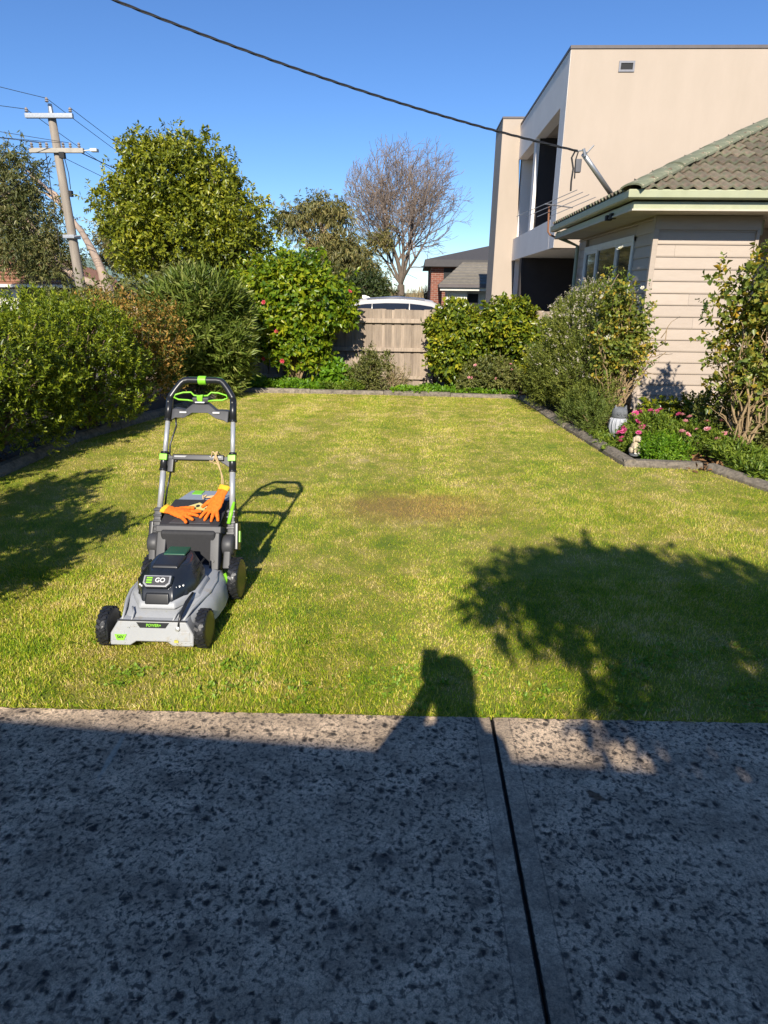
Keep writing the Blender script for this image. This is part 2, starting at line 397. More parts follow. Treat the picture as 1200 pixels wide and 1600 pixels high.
# ---- concrete path: two slabs with a tooled joint
m, t, out = newmat('weathered concrete')
geo = t.nodes.new('ShaderNodeNewGeometry'); pos = geo.outputs['Position']
wob = t.nodes.new('ShaderNodeTexNoise'); wob.inputs['Scale'].default_value = 30; wob.inputs['Detail'].default_value = 4; t.links.new(pos, wob.inputs['Vector'])
def vadd(a, b, s):
    n = t.nodes.new('ShaderNodeVectorMath'); n.operation = 'MULTIPLY_ADD'; t.links.new(b, n.inputs[0]); n.inputs[1].default_value = (s, s, s); t.links.new(a, n.inputs[2]); return n.outputs[0]
wp = vadd(pos, wob.outputs['Color'], 0.034)
def vor(scale, vec):
    n = t.nodes.new('ShaderNodeTexVoronoi'); n.inputs['Scale'].default_value = scale; n.voronoi_dimensions = '2D'; t.links.new(vec, n.inputs['Vector']); return n
n_big = noise(t, pos, 2.2, 4, 0.6); n_mid = noise(t, pos, 9, 5, 0.7); n_fine = noise(t, pos, 300, 4, 0.8); n_f2 = noise(t, pos, 120, 5, 0.8); n_f3 = noise(t, wp, 48, 5, 0.75)
base = ramp(t, n_mid, [(0.28, (0.58, 0.42, 0.27)), (0.72, (0.90, 0.665, 0.435))])
base = mixc(t, maprange(t, n_f2, 0.46, 0.60, 0.0, 0.60), base, (0.17, 0.14, 0.11))
base = mixc(t, maprange(t, n_fine, 0.50, 0.66, 0.0, 0.55), base, (0.10, 0.09, 0.075))
base = mixc(t, maprange(t, n_fine, 0.44, 0.30, 0.0, 0.75), base, (0.88, 0.70, 0.52))
sep = t.nodes.new('ShaderNodeSeparateXYZ'); t.links.new(pos, sep.inputs[0])
jx = math_n(t, 'ABSOLUTE', math_n(t, 'SUBTRACT', sep.outputs[0], 0.343))
margin = maprange(t, math_n(t, 'ADD', jx, math_n(t, 'MULTIPLY', math_n(t, 'SUBTRACT', n_mid, 0.5), 0.008)), 0.058, 0.070)      # trowelled strip beside the joint
# lichen: individual dark blotches of three sizes, thinned out in patches
def blotch(scale, lo, hi, keep):
    v = vor(scale, wp)
    sepc = t.nodes.new('ShaderNodeSeparateXYZ'); t.links.new(v.outputs['Color'], sepc.inputs[0])
    size = maprange(t, sepc.outputs[0], 0, 1, 0.3, 1.0)
    dd = math_n(t, 'ADD', math_n(t, 'DIVIDE', v.outputs['Distance'], size), math_n(t, 'MULTIPLY', math_n(t, 'SUBTRACT', n_f3, 0.5), 0.75))
    return math_n(t, 'MULTIPLY', maprange(t, dd, hi, lo), math_n(t, 'GREATER_THAN', sepc.outputs[1], keep))
band = noise(t, scaled(t, pos, (0.9, 3.4, 1)), 1.6, 4, 0.6)              # lichen gathers in bands along the path
patch = maprange(t, n_big, 0.36, 0.62, 0.35, 1.0)
fleck = math_n(t, 'MULTIPLY', maprange(t, noise(t, wp, 66, 4, 0.58), 0.505, 0.60, 0.0, 0.90), maprange(t, n_big, 0.3, 0.6, 0.5, 1.0))
soft = math_n(t, 'MULTIPLY', maprange(t, noise(t, wp, 11, 5, 0.7), 0.52, 0.66, 0.0, 0.85), maprange(t, band, 0.38, 0.60, 0.15, 1.0))
big_b = math_n(t, 'MULTIPLY', math_n(t, 'MULTIPLY', blotch(21, 0.10, 0.38, maprange(t, band, 0.36, 0.60, 0.94, 0.22)), margin), 1.0)
mid_b = math_n(t, 'MULTIPLY', blotch(34, 0.10, 0.44, maprange(t, band, 0.36, 0.62, 0.9, 0.45)), maprange(t, margin, 0, 1, 0.3, 0.9))
sm_b = math_n(t, 'MAXIMUM', math_n(t, 'MULTIPLY', fleck, maprange(t, margin, 0, 1, 0.6, 1.0)), math_n(t, 'MULTIPLY', soft, maprange(t, margin, 0, 1, 0.6, 0.9)))
mott = noise(t, scaled(t, pos, (1.0, 1.6, 1)), 4.5, 5, 0.65)
vmn = t.nodes.new('ShaderNodeVectorMath'); vmn.operation = 'SCALE'; t.links.new(base, vmn.inputs[0]); t.links.new(maprange(t, mott, 0.30, 0.70, 0.66, 1.36), vmn.inputs['Scale']); base = vmn.outputs[0]
grime = maprange(t, n_f3, 0.50, 0.66, 0.0, 0.40)
col = mixc(t, grime, base, (0.085, 0.080, 0.072))
col = mixc(t, sm_b, col, (0.055, 0.050, 0.046)); col = mixc(t, mid_b, col, (0.040, 0.036, 0.034)); col = mixc(t, math_n(t, 'MULTIPLY', big_b, 0.92), col, (0.022, 0.020, 0.020))
col = mixc(t, maprange(t, margin, 1, 0, 0.0, 0.22), col, (0.17, 0.15, 0.12))
col = mixc(t, maprange(t, math_n(t, 'ADD', jx, math_n(t, 'MULTIPLY', math_n(t, 'SUBTRACT', n_f3, 0.5), 0.008)), 0.0085, 0.0065), col, (0.03, 0.025, 0.02))
col = mixc(t, maprange(t, math_n(t, 'ABSOLUTE', math_n(t, 'SUBTRACT', jx, 0.066)), 0.0035, 0.001, 0.0, 0.5), col, (0.06, 0.05, 0.045))      # arris left by the edging trowel
# rust-brown leaf stain, and a pale sun streak painted into the colour
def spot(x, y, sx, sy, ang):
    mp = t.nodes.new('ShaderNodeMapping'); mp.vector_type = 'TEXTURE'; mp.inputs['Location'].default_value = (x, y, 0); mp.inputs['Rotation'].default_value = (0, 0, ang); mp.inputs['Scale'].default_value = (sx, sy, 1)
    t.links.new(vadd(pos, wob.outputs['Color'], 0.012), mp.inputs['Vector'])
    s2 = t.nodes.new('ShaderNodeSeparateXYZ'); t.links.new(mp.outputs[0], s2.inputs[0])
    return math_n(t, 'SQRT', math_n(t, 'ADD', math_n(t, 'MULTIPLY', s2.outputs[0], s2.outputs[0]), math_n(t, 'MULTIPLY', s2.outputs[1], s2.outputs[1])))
col = mixc(t, maprange(t, spot(0.642, 1.71, 0.034, 0.017, -0.75), 1.1, 0.7, 0.0, 0.85), col, (0.10, 0.055, 0.028))
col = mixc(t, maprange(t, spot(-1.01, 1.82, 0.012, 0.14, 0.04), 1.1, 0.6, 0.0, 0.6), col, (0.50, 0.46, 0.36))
p = t.nodes.new('ShaderNodeBsdfPrincipled'); t.links.new(col, p.inputs['Base Color']); p.inputs['Roughness'].default_value = 0.88; p.inputs['Specular IOR Level'].default_value = 0.25
bn = t.nodes.new('ShaderNodeBump'); bn.inputs['Strength'].default_value = 0.75; bn.inputs['Distance'].default_value = 0.004
hgt = math_n(t, 'ADD', math_n(t, 'ADD', n_f2, math_n(t, 'MULTIPLY', n_fine, 0.7)), math_n(t, 'MULTIPLY', mid_b, 0.2))
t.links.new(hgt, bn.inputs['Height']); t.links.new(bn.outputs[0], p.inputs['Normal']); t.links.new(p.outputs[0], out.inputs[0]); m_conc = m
path = MB().box((-4.2, -1.25, -0.12), (4.2, 2.0, -0.045)).build('concrete_path', m_soil); tag(path, kind='structure')
def slab(x0, x1):
    mb = MB(); nx = max(2, int((x1 - x0) / 0.02)); edge = []
    rg = random.Random(int(x0 * 100))
    ye = lambda x: 2.091 + 0.0235 * x
    n = 160; xs = [x0 + (x1 - x0) * i / n for i in range(n + 1)]
    top = [(x, ye(x) + rg.uniform(-0.003, 0.003), 0) for x in xs]
    r0 = [(x, -1.25, 0) for x in xs]; lip = [(x, y - 0.006, 0.0) for x, y, _ in top]; drop = [(x, y, -0.006) for x, y, _ in top]; bot = [(x, y, -0.1) for x, y, _ in top]
    mb.loft([r0, lip, drop, bot], caps=False, close=False)
    for xx, sgn in ((x0, 1), (x1, -1)):       # side walls, slightly ragged arris
        ys = [-1.25 + (ye(xx) + 1.25) * i / 220 for i in range(221)]
        a = [(xx, y, 0.0) for y in ys]; b = [(xx - sgn * rg.uniform(0.0, 0.0035), y, -0.004) for y in ys]; c = [(xx - sgn * 0.001, y, -0.1) for y in ys]
        mb.loft([a, b, c], caps=False, close=False)
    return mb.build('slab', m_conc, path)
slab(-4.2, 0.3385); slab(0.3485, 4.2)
MB().box((0.30, -1.2, -0.044), (0.39, 2.0, -0.012)).build('joint_filler', m_soil, path)

# ---- concrete garden edging, block by block
m_edge = pm('edging concrete', (0.33, 0.275, 0.205), (0.13, 0.11, 0.085), 26, 0.95, bump=1.0, bscale=150, rnd=0.18, dirt=(0.07, 0.06, 0.045), dscale=12, damt=(0.5, 0.72))
def edging(name, label, pts, w, h, step, inset, seed):
    """kerb along pts; outer (lawn) face slopes; inset is +1 when the bed lies to the left of the direction of travel"""
    root = empty(name, (pts[0][0], pts[0][1], 0)); tag(root, label, 'garden edging')
    rg = random.Random(seed); O = Vector((pts[0][0], pts[0][1], 0))
    for i in range(len(pts) - 1):
        a = Vector((*pts[i], 0)); b = Vector((*pts[i + 1], 0)); L = (b - a).length; d = (b - a) / L; nrm = Vector((-d.y, d.x, 0)) * inset
        k = max(1, round(L / step))
        for j in range(k):
            s0 = a + d * (L * j / k + 0.004); s1 = a + d * (L * (j + 1) / k - 0.004); dz = rg.uniform(-0.008, 0.008); sh = nrm * rg.uniform(-0.008, 0.008)
            prof = [(0, -0.06), (0, h * 0.30), (w * 0.30, h * 0.90), (w * 0.36, h * 0.97), (w * 0.90, h), (w, h * 0.93), (w, -0.06)]
            rings = []
            for u in np.linspace(0, 1, 5):
                q = s0.lerp(s1, float(u))
                rings.append([q + sh + nrm * (pw + rg.uniform(-.003, .003)) + Vector((0, 0, pz + dz + rg.uniform(-.003, .003))) - O for pw, pz in prof])
            MB().loft(rings).build('edging_block', m_edge, root, bevel=0.004)
    return root
edging('garden_edging', 'grey concrete edging kerb along the shaded left hedge bed', [(-3.5, 2.3), (-3.53, 5.19), (-3.546, 6.57), (-3.22, 8.09), (-2.79, 10.2)], 0.12, 0.065, 0.95, 1, 1)
edging('garden_edging', 'pale concrete edging strip across the back of lawn below the fence', [(-2.79, 10.27), (-0.42, 10.26), (1.69, 10.1)], 0.09, 0.05, 1.1, 1, 2)
edging('garden_edging', 'concrete edging kerb turning round the right flower bed by the ornaments', [(1.69, 10.1), (1.88, 7.83), (2.06, 6.03), (2.79, 5.98), (3.03, 5.25), (3.45, 3.6)], 0.11, 0.052, 0.8, 1, 3)
# ================================================================== buildings
m_board = pm('cream weatherboard paint', (0.43, 0.35, 0.275), (0.39, 0.315, 0.245), 5, 0.55, bump=0.12, bscale=40, stretch=(1, 1, 4), rnd=0.05, dirt=(0.36, 0.29, 0.22), dscale=3, damt=(0.58, 0.9))
m_trimw = pm('pale window paint', (0.70, 0.68, 0.62), (0.62, 0.60, 0.54), 8, 0.5)
m_gut = pm('pale green gutter paint', (0.40, 0.41, 0.26), (0.35, 0.36, 0.22), 6, 0.45, rnd=0.04, dirt=(0.33, 0.36, 0.26), dscale=5)
m_soff = pm('soffit sheet', (0.55, 0.49, 0.38), None, 5, 0.7)
m_dark = pm('dark void', (0.02, 0.02, 0.02), None, 5, 0.8)
m_tile = pm('weathered roof tile', (0.29, 0.215, 0.15), (0.13, 0.10, 0.07), 9, 0.9, bump=0.8, bscale=60, rnd=0.25, dirt=(0.15, 0.17, 0.10), dscale=7, damt=(0.46, 0.62))
m_cap = pm('peeling green ridge paint', (0.225, 0.235, 0.15), (0.15, 0.16, 0.10), 14, 0.8, bump=0.7, bscale=60, rnd=0.10, dirt=(0.50, 0.40, 0.27), dscale=11, damt=(0.60, 0.66))
m_glass = glassmat('window glass')
m_steel = pm('galvanised steel', (0.45, 0.46, 0.47), (0.33, 0.34, 0.35), 20, 0.45, metal=0.7)

HX, HY = 3.07, 9.0                     # near corner of the weatherboard house
WZ = 2.50; EX, EY, EZ = 2.52, 8.45, 2.62
wb = empty('weatherboard_house', (HX, HY, 0)); tag(wb, 'single storey cream weatherboard house with green tiled hip roof and gutters', 'house')
def loc(mb, root):                     # world coordinates into the root's frame
    return mb.xf(root.matrix_basis.inverted())
def W(root, name, mb, mat, bevel=0.0, parent=None, **kw):
    root_m = Matrix.Translation(root.location) @ Euler(root.rotation_euler).to_matrix().to_4x4()
    mb.xf(root_m.inverted()); return mb.build(name, mat, parent or root, bevel=bevel, **kw)
core = W(wb, 'wall', MB().box((HX + 0.05, HY + 0.05, -0.05), (4.34, 13.0, WZ)).box((4.30, 10.6, -0.05), (9.0, 13.0, WZ)), m_board)
bh = 0.148
z = 0.10; k = 0
while z < WZ - 0.02:                    # lapped boards: front face, then the shaded side face cut round the window
    z1 = min(z + bh, WZ)
    prof = [(0.05, z - 0.012), (-0.002, z - 0.012), (-0.004, z + 0.004), (0.014, z1), (0.05, z1)]
    cut = (3.62, 0, 3.95, 0, 3.35, 0, 4.1, 3.72, 0)[k % 9]        # butt joints between lengths
    for xa, xb in (((HX + 0.012, cut - 0.001), (cut + 0.001, 4.36)) if cut else ((HX + 0.012, 4.36),)):
        W(wb, 'weatherboard', MB().prism([(HY + a, b) for a, b in prof], 'x', xa, xb), m_board)
    spans = [(HY + 0.012, 13.0)]
    if z1 > 1.12 and z < 2.33: spans = [(HY + 0.012, 9.74), (12.48, 13.0)]
    for y0, y1 in spans:
        mb = MB(); mb.loft([[(HX + a, y0, b) for a, b in prof], [(HX + a, y1, b) for a, b in prof]])
        W(wb, 'weatherboard', mb, m_board)
    if z > 0.3: W(wb, 'weatherboard', MB().prism([(10.6 + a, b) for a, b in prof], 'x', 4.37, 9.0), m_board)
    z += bh; k += 1
W(wb, 'corner_board', MB().box((HX - 0.022, HY - 0.022, 0.05), (HX + 0.045, HY + 0.045, WZ - 0.002)), m_board, 0.004)
W(wb, 'corner_board', MB().box((4.33, HY - 0.018, 0.05), (4.375, HY + 0.05, WZ - 0.002)), m_board, 0.004)
W(wb, 'frieze_board', MB().box((HX - 0.012, HY - 0.03, 2.33), (4.34, HY - 0.006, WZ - 0.003)), m_board, 0.003)
W(wb, 'soffit', MB().box((EX + 0.08, EY + 0.08, WZ), (9.0, 13.0, WZ + 0.02)), m_soff)
# window on the shaded side
wn = W(wb, 'window', MB().box((HX - 0.02, 9.76, 1.14), (HX + 0.04, 9.83, 2.31)).box((HX - 0.02, 12.39, 1.14), (HX + 0.04, 12.46, 2.31)).box((HX - 0.022, 9.76, 2.25), (HX + 0.04, 12.46, 2.33)).box((HX - 0.05, 9.70, 1.06), (HX + 0.04, 12.52, 1.14)), m_trimw, 0.004)
for y0, y1, fr in ((9.83, 10.55, True), (10.60, 11.62, False), (11.67, 12.39, True)):
    fm = MB()
    t_ = 0.05 if fr else 0.02
    fm.box((HX - 0.012, y0, 1.14), (HX + 0.03, y0 + t_, 2.25)).box((HX - 0.012, y1 - t_, 1.14), (HX + 0.03, y1, 2.25)).box((HX - 0.012, y0 + t_, 2.25 - t_), (HX + 0.03, y1 - t_, 2.25)).box((HX - 0.012, y0 + t_, 1.14), (HX + 0.03, y1 - t_, 1.14 + t_))
    W(wb, 'sash', fm, m_trimw, 0.003, parent=wn)
    W(wb, 'pane', MB().box((HX + 0.008, y0 + t_, 1.14 + t_), (HX + 0.014, y1 - t_, 2.25 - t_)), m_glass, parent=wn)
for y in (10.575, 11.645): W(wb, 'mullion', MB().box((HX - 0.018, y - 0.025, 1.14), (HX + 0.03, y + 0.025, 2.25)), m_trimw, parent=wn)
W(wb, 'curtain', MB().loft([[(HX + 0.03 + 0.012 * math.sin(i * 1.9), 10.62 + i * 0.025, z) for i in range(40)] for z in (1.16, 2.24)], caps=False, close=False), pm('net curtain', (0.7, 0.7, 0.68), None, 8, 0.9), parent=wn)
# fascia and gutter
W(wb, 'fascia', MB().box((EX + 0.10, EY + 0.10, 2.505), (9.0, EY + 0.125, 2.60)), m_gut, 0.003)
W(wb, 'fascia', MB().box((EX + 0.10, EY + 0.127, 2.505), (EX + 0.125, 13.0, 2.60)), m_gut, 0.003)
gp = [(0.10, 0.0), (0.02, 0.0), (0.0, 0.015), (-0.004, 0.085), (0.006, 0.10), (0.014, 0.10), (0.012, 0.088), (0.018, 0.018), (0.10, 0.012)]
W(wb, 'gutter', MB().loft([[(EX - 0.004 + (a if 1 else 0), EY + a, EZ + b) for a, b in gp], [(9.0, EY + a, EZ + b) for a, b in gp]]), m_gut, smooth=False)
W(wb, 'gutter', MB().loft([[(EX + a, EY + a, EZ + b) for a, b in gp], [(EX + a, 13.0, EZ + b) for a, b in gp]]), m_gut, smooth=False)
W(wb, 'downpipe', MB().tube([(EX + .12, 12.85, EZ), (EX + .14, 12.85, 2.52), (HX - .05, 12.88, 2.38), (HX - .05, 12.88, 0)], 0.035, 8), m_gut)
W(wb, 'beam', MB().box((4.42, 9.3, 2.30), (4.56, 10.6, 2.485)), m_gut, 0.006)
# roof planes under the tiles
PIT = 0.47; RX, RY = EX + 2.9, EY + 2.9; RZ = EZ + 0.09 + 2.9 * PIT
B0 = EZ + 0.09
rf = W(wb, 'roof', MB().add([(EX + .02, EY + .02, B0 - .03), (9.0, EY + .02, B0 - .03), (9.0, RY, RZ - .03), (RX, RY, RZ - .03), (EX + .02, 13.0, B0 - .03), (9.0, 13.0, B0 - .03)], [(0, 1, 2, 3), (0, 3, 4), (4, 3, 2, 5)]), m_tile)
def tile_mesh():
    mb = MB(); n = 12; w = 0.30; L = 0.345; rings = []
    for yy, dz in ((0, 0.036), (L, 0.0)):
        top = [(w * i / n, yy, dz + 0.021 * math.cos(2 * math.pi * 2 * i / n)) for i in range(n + 1)]
        bot = [(w * i / n, yy, dz - 0.022 + 0.021 * math.cos(2 * math.pi * 2 * i / n)) for i in range(n, -1, -1)]
        rings.append(top + bot)
    mb.loft(rings); me = mb.mesh('roof_tile'); me.materials.append(m_tile); return me
tm = tile_mesh(); sl = math.atan(PIT); rgt = random.Random(3)
for row in range(9):
    s0 = row * 0.325; y = s0 * math.cos(sl); zz = s0 * math.sin(sl)
    for c in range(14):
        x = EX + y + 0.13 + c * 0.298
        if x > 6.4: continue
        link_mesh('roof_tile', tm, rf, (x - HX, EY + 0.0 + y - HY, B0 + zz + 0.004), (sl + rgt.uniform(-.01, .01), rgt.uniform(-.008, .008), rgt.uniform(-.008, .008)))
    for c in range(16):
        y2 = EY + y + 0.43 + c * 0.298
        if y2 > 13.0 - y * 0.6: continue
        o = link_mesh('roof_tile', tm, rf, (EX + 0.0 + y - HX, y2 - HY, B0 + zz + 0.004))
        o.rotation_euler = (Matrix.Rotation(-math.pi / 2, 3, 'Z') @ Matrix.Rotation(sl, 3, 'X')).to_euler()
hipd = Vector((RX - EX, RY - EY, RZ - B0)); hl = hipd.length; hu = hipd / hl
cm = MB(); rings = []
for yy, r in ((0, 0.150), (0.05, 0.153), (0.30, 0.145), (0.40, 0.142)):
    rings.append([(r * math.cos(a), yy, r * 0.42 * math.sin(a)) for a in np.linspace(-0.2, math.pi + 0.2, 10)])
cm.loft(rings, caps=False, close=False); cme = cm.mesh('ridge_cap'); cme.materials.append(m_cap)
q = hu.to_track_quat('Y', 'Z')
for i in range(12):
    pt = Vector((EX, EY, B0)) + hu * (i * 0.345 + 0.03)
    o = link_mesh('ridge_cap', cme, rf, pt + Vector((0, 0, 0.012 + rgt.uniform(-.008, .008))) - Vector((HX, HY, 0)), (q.to_matrix() @ Matrix.Rotation(rgt.uniform(-.05, .05), 3, 'Y')).to_euler())
    s = o.modifiers.new('thick', 'SOLIDIFY'); s.thickness = 0.02
# floodlight under the eave
fl = W(wb, 'floodlight', MB().box((2.585, 9.35, 2.49), (2.66, 9.44, 2.56)).box((2.57, 9.5, 2.485), (2.65, 9.58, 2.55)).tube([(2.63, 9.46, 2.56), (2.63, 9.46, 2.50)], 0.012), m_dark, 0.006)

# ---- service mast and cable
mast = empty('service_mast', (2.74, 9.95, 2.86)); tag(mast, 'raking galvanised service pole on the eave holding the overhead cable', 'mast')
W(mast, 'pole', MB().tube([(2.76, 10.0, 2.84), (2.22, 9.66, 3.30)], 0.034, 10), m_steel, smooth=True)
W(mast, 'bracket', MB().tube([(2.12, 9.66, 3.33), (2.20, 9.64, 3.34), (2.26, 9.64, 3.31), (2.34, 9.64, 3.40)], 0.010, 6).tube([(2.24, 9.64, 3.27), (2.21, 9.64, 3.36)], 0.02, 8), m_steel)
W(mast, 'fuse_box', MB().box((2.115, 9.60, 3.075), (2.195, 9.66, 3.235)), pm('grey plastic box', (0.09, 0.09, 0.10), None, 9, 0.5), 0.008)
W(mast, 'wire', MB().tube([(2.10, 9.62, 3.33), (2.06, 9.62, 3.25), (2.09, 9.60, 3.12), (2.08, 9.6, 2.96), (2.085, 9.6, 2.85)], 0.012, 6).tube([(2.14, 9.62, 3.32), (2.11, 9.6, 3.22), (2.12, 9.6, 3.0)], 0.009, 6), m_dark)
m_cable = pm('black cable', (0.012, 0.012, 0.014), None, 9, 0.6)
A = Vector((2.13, 9.62, 3.33)); Bp = Vector((-3.0, 7.5, 4.24)); dd = Bp - A
mb = MB()
for ph in (0, 2.09, 4.19):
    pts = []
    for i in range(420):
        u = i / 419 * 2.3; q_ = A + dd * u + Vector((0, 0, -0.40 * (u * (1 - u)) ))
        th = u * 62 + ph; pts.append(q_ + Vector((0, math.cos(th), math.sin(th))) * 0.008)
    mb.tube(pts, 0.0075, 5)
o = mb.build('service_cable', m_cable); tag(o, 'twisted black overhead cable crossing the sky down to the mast', 'cable')

# ---- television antenna
an = empty('television_antenna', (2.46, 12.9, 2.56)); tag(an, 'rusty stemmed television antenna with thin rods at the far gutter', 'antenna')
m_rust = pm('rusty pipe', (0.30, 0.13, 0.06), (0.20, 0.09, 0.05), 30, 0.8)
W(an, 'mast', MB().tube([(2.60, 12.9, 2.53), (2.50, 12.9, 2.57), (2.46, 12.9, 2.62), (2.44, 12.9, 3.04)], 0.017, 8), m_rust)
W(an, 'boom', MB().tube([(2.33, 12.7, 3.06), (2.95, 13.3, 3.07)], 0.012, 6), m_steel)
for u in (0.02, 0.30, 0.62, 0.97):
    c = Vector((2.33, 12.7, 3.065)).lerp(Vector((2.95, 13.3, 3.075)), u); L = 0.62 - 0.14 * u; d = Vector((0.62, -0.55, 0.24)).normalized() * L
    W(an, 'rod', MB().tube([c - d, c + d], 0.0065, 5), m_steel)

# ---- two storey rendered house
m_rend = pm('cream render', (0.445, 0.362, 0.285), (0.405, 0.33, 0.256), 1.6, 0.85, bump=0.2, bscale=60, stretch=(1, 1, .35))
m_rend2 = pm('shade lifted render', (0.86, 0.79, 0.72), (0.80, 0.73, 0.66), 1.5, 0.85, bump=0.12, bscale=90)  # colour lightened to lift the house faces that lie in shade
m_char = pm('charcoal cladding', (0.042, 0.033, 0.030), (0.032, 0.025, 0.023), 3, 0.75)
m_cop = pm('dark roof trim', (0.12, 0.10, 0.095), None, 5, 0.6)
mh = empty('rendered_house', (2.93, 14.6, 0)); tag(mh, 'two storey cream rendered modern house with recessed balcony and slim tower', 'house')
FX, FY, BY, PZ = 2.93, 14.6, 20.6, 5.98
W(mh, 'wall', MB().box((FX, FY, 2.455), (4.6, FY + 0.3, PZ)).box((4.6, FY, -0.05), (13.5, FY + 0.3, PZ)), m_rend)                     # sunlit front
W(mh, 'wall', MB().box((FX, FY + 0.302, 2.455), (FX + 0.238, FY + 0.55, PZ)), m_rend)              # corner pier
W(mh, 'side_panel', MB().box((FX - 0.006, FY + 0.004, 5.13), (FX + 0.24, BY - 0.01, PZ - .002)), m_rend2)
W(mh, 'side_panel', MB().box((FX - 0.006, FY + 0.004, 2.46), (FX - 0.001, FY + 0.549, 5.128)), m_rend2)
W(mh, 'balcony_slab', MB().box((FX - 0.008, FY + 0.552, 2.46), (FX + 0.24, BY - 0.01, 3.05)).box((FX + 0.24, FY + 0.3, 2.462), (8, BY - 0.01, 2.75)), m_rend2)
W(mh, 'ceiling', MB().box((FX + 0.241, FY + 0.31, 5.14), (8, BY - 0.01, 5.3)), m_rend)
W(mh, 'wall', MB().box((FX + 0.1, BY + 0.002, -0.05), (13.5, BY + 0.3, PZ)), m_rend2)
W(mh, 'balcony_screen', MB().box((FX + 0.10, 17.9, 2.76), (8, 18.1, 5.135)), m_char)
W(mh, 'pillar', MB().box((FX + 0.02, 17.88, 3.0), (FX + 0.098, 18.2, 5.137)), m_rend2)
W(mh, 'entry_screen', MB().box((FX + 0.10, 18.9, -0.05), (8, 19.1, 2.458)), m_char)
W(mh, 'pillar', MB().box((FX + 0.02, 18.88, -0.05), (FX + 0.098, 19.2, 2.457)), m_char)
tw = [(2.385, -0.05), (3.055, -0.05), (3.00, 2.44), (2.985, 6.15), (2.40, 6.15)]
W(mh, 'tower', MB().prism([(2.385, -.05), (3.055, -.05), (2.985, 2.44), (3.03, 3.2), (2.955, 5.1), (2.985, 6.15), (2.42, 6.15)], 'y', 20.59, 22.2), m_rend)
W(mh, 'coping', MB().box((2.40, 20.57, 6.151), (3.02, 22.22, 6.20)), m_cop)
W(mh, 'coping', MB().box((FX - 0.02, FY - 0.02, PZ + .001), (13.5, FY + 0.32, PZ + 0.055)).box((FX - 0.02, FY + 0.321, PZ + .001), (FX + 0.26, BY, PZ + 0.055)), m_cop)
W(mh, 'roof', MB().add([(4.5, 15.5, 5.95), (13.5, 15.5, 5.95), (13.5, 21, 5.95), (4.5, 21, 5.95), (7.0, 18.0, 6.75), (13.5, 18.0, 6.75)], [(0, 1, 5, 4), (4, 5, 2, 3), (0, 4, 3)]), pm('brown roof tile', (0.14, 0.10, 0.08), None, 14, 0.9, bump=0.8, bscale=12))
vt = W(mh, 'wall_vent', MB().box((3.86, FY - 0.02, 5.60), (4.16, FY - 0.001, 5.635)).box((3.86, FY - 0.02, 5.745), (4.16, FY - 0.001, 5.78)).box((3.86, FY - 0.02, 5.635), (3.895, FY - 0.001, 5.745)).box((4.125, FY - 0.02, 5.635), (4.16, FY - 0.001, 5.745)), pm('vent frame', (0.22, 0.22, 0.24), None, 8, 0.5))
W(mh, 'vent_louvre', MB().box((3.896, FY - 0.008, 5.636), (4.124, FY - 0.001, 5.744)), m_dark, parent=vt)
wl = W(mh, 'wall_lamp', MB().tube([(3.30, BY - 0.12, 1.62), (3.30, BY - 0.12, 2.02)], 0.075, 14).box((3.28, BY - 0.08, 1.75), (3.42, BY, 1.90)), pm('copper', (0.55, 0.22, 0.12), (0.42, 0.16, 0.09), 10, 0.4, metal=0.6), 0.004)

# ---- paling fence
m_pal = pm('weathered hardwood paling', (0.40, 0.315, 0.235), (0.25, 0.195, 0.145), 5, 0.9, bump=0.5, bscale=50, stretch=(6, 6, 0.6), rnd=0.24, dirt=(0.20, 0.17, 0.13), dscale=4, damt=(0.55, 0.75))
fc = empty('paling_fence', (0, 11.6, 0)); tag(fc, 'weathered timber paling fence with horizontal rails behind the lawn', 'fence')
rgf = random.Random(5); x = -4.9
FYY = 11.6
while x < 2.95:
    w = 0.118 + rgf.uniform(-.004, .004); h = 1.262 + rgf.uniform(-.010, .008)
    def pal(xa, xb, ya, yb, h):
        mb = MB().prism([(xa - 0, -0.05), (xb, -0.05), (xb + rgf.uniform(-.002, .002), h), (xa + rgf.uniform(-.002, .002), h + rgf.uniform(-.006, .006))], 'y', ya, yb)
        W(fc, 'paling', mb, m_pal)
    pal(x, x + w, FYY, FYY + 0.013, h)
    pal(x + w - 0.025, x + 0.170 + 0.025, FYY + 0.015, FYY + 0.028, h + rgf.uniform(-.008, .008))
    x += 0.170 + rgf.uniform(-.003, .003)
for zr, hh in ((1.035, 0.075), (0.555, 0.065), (0.075, 0.06)):
    for xa, xb in ((-4.9, -2.3), (-2.295, 0.35), (0.355, 2.95)):
        W(fc, 'rail', MB().box((xa, FYY - 0.045, zr), (xb, FYY - 0.002, zr + hh)), m_pal, 0.004)
for xp in (-4.85, -2.3, 0.35, 2.9): W(fc, 'post', MB().box((xp - 0.05, FYY - 0.12, -0.05), (xp + 0.05, FYY - 0.047, 1.16)), m_pal, 0.004)

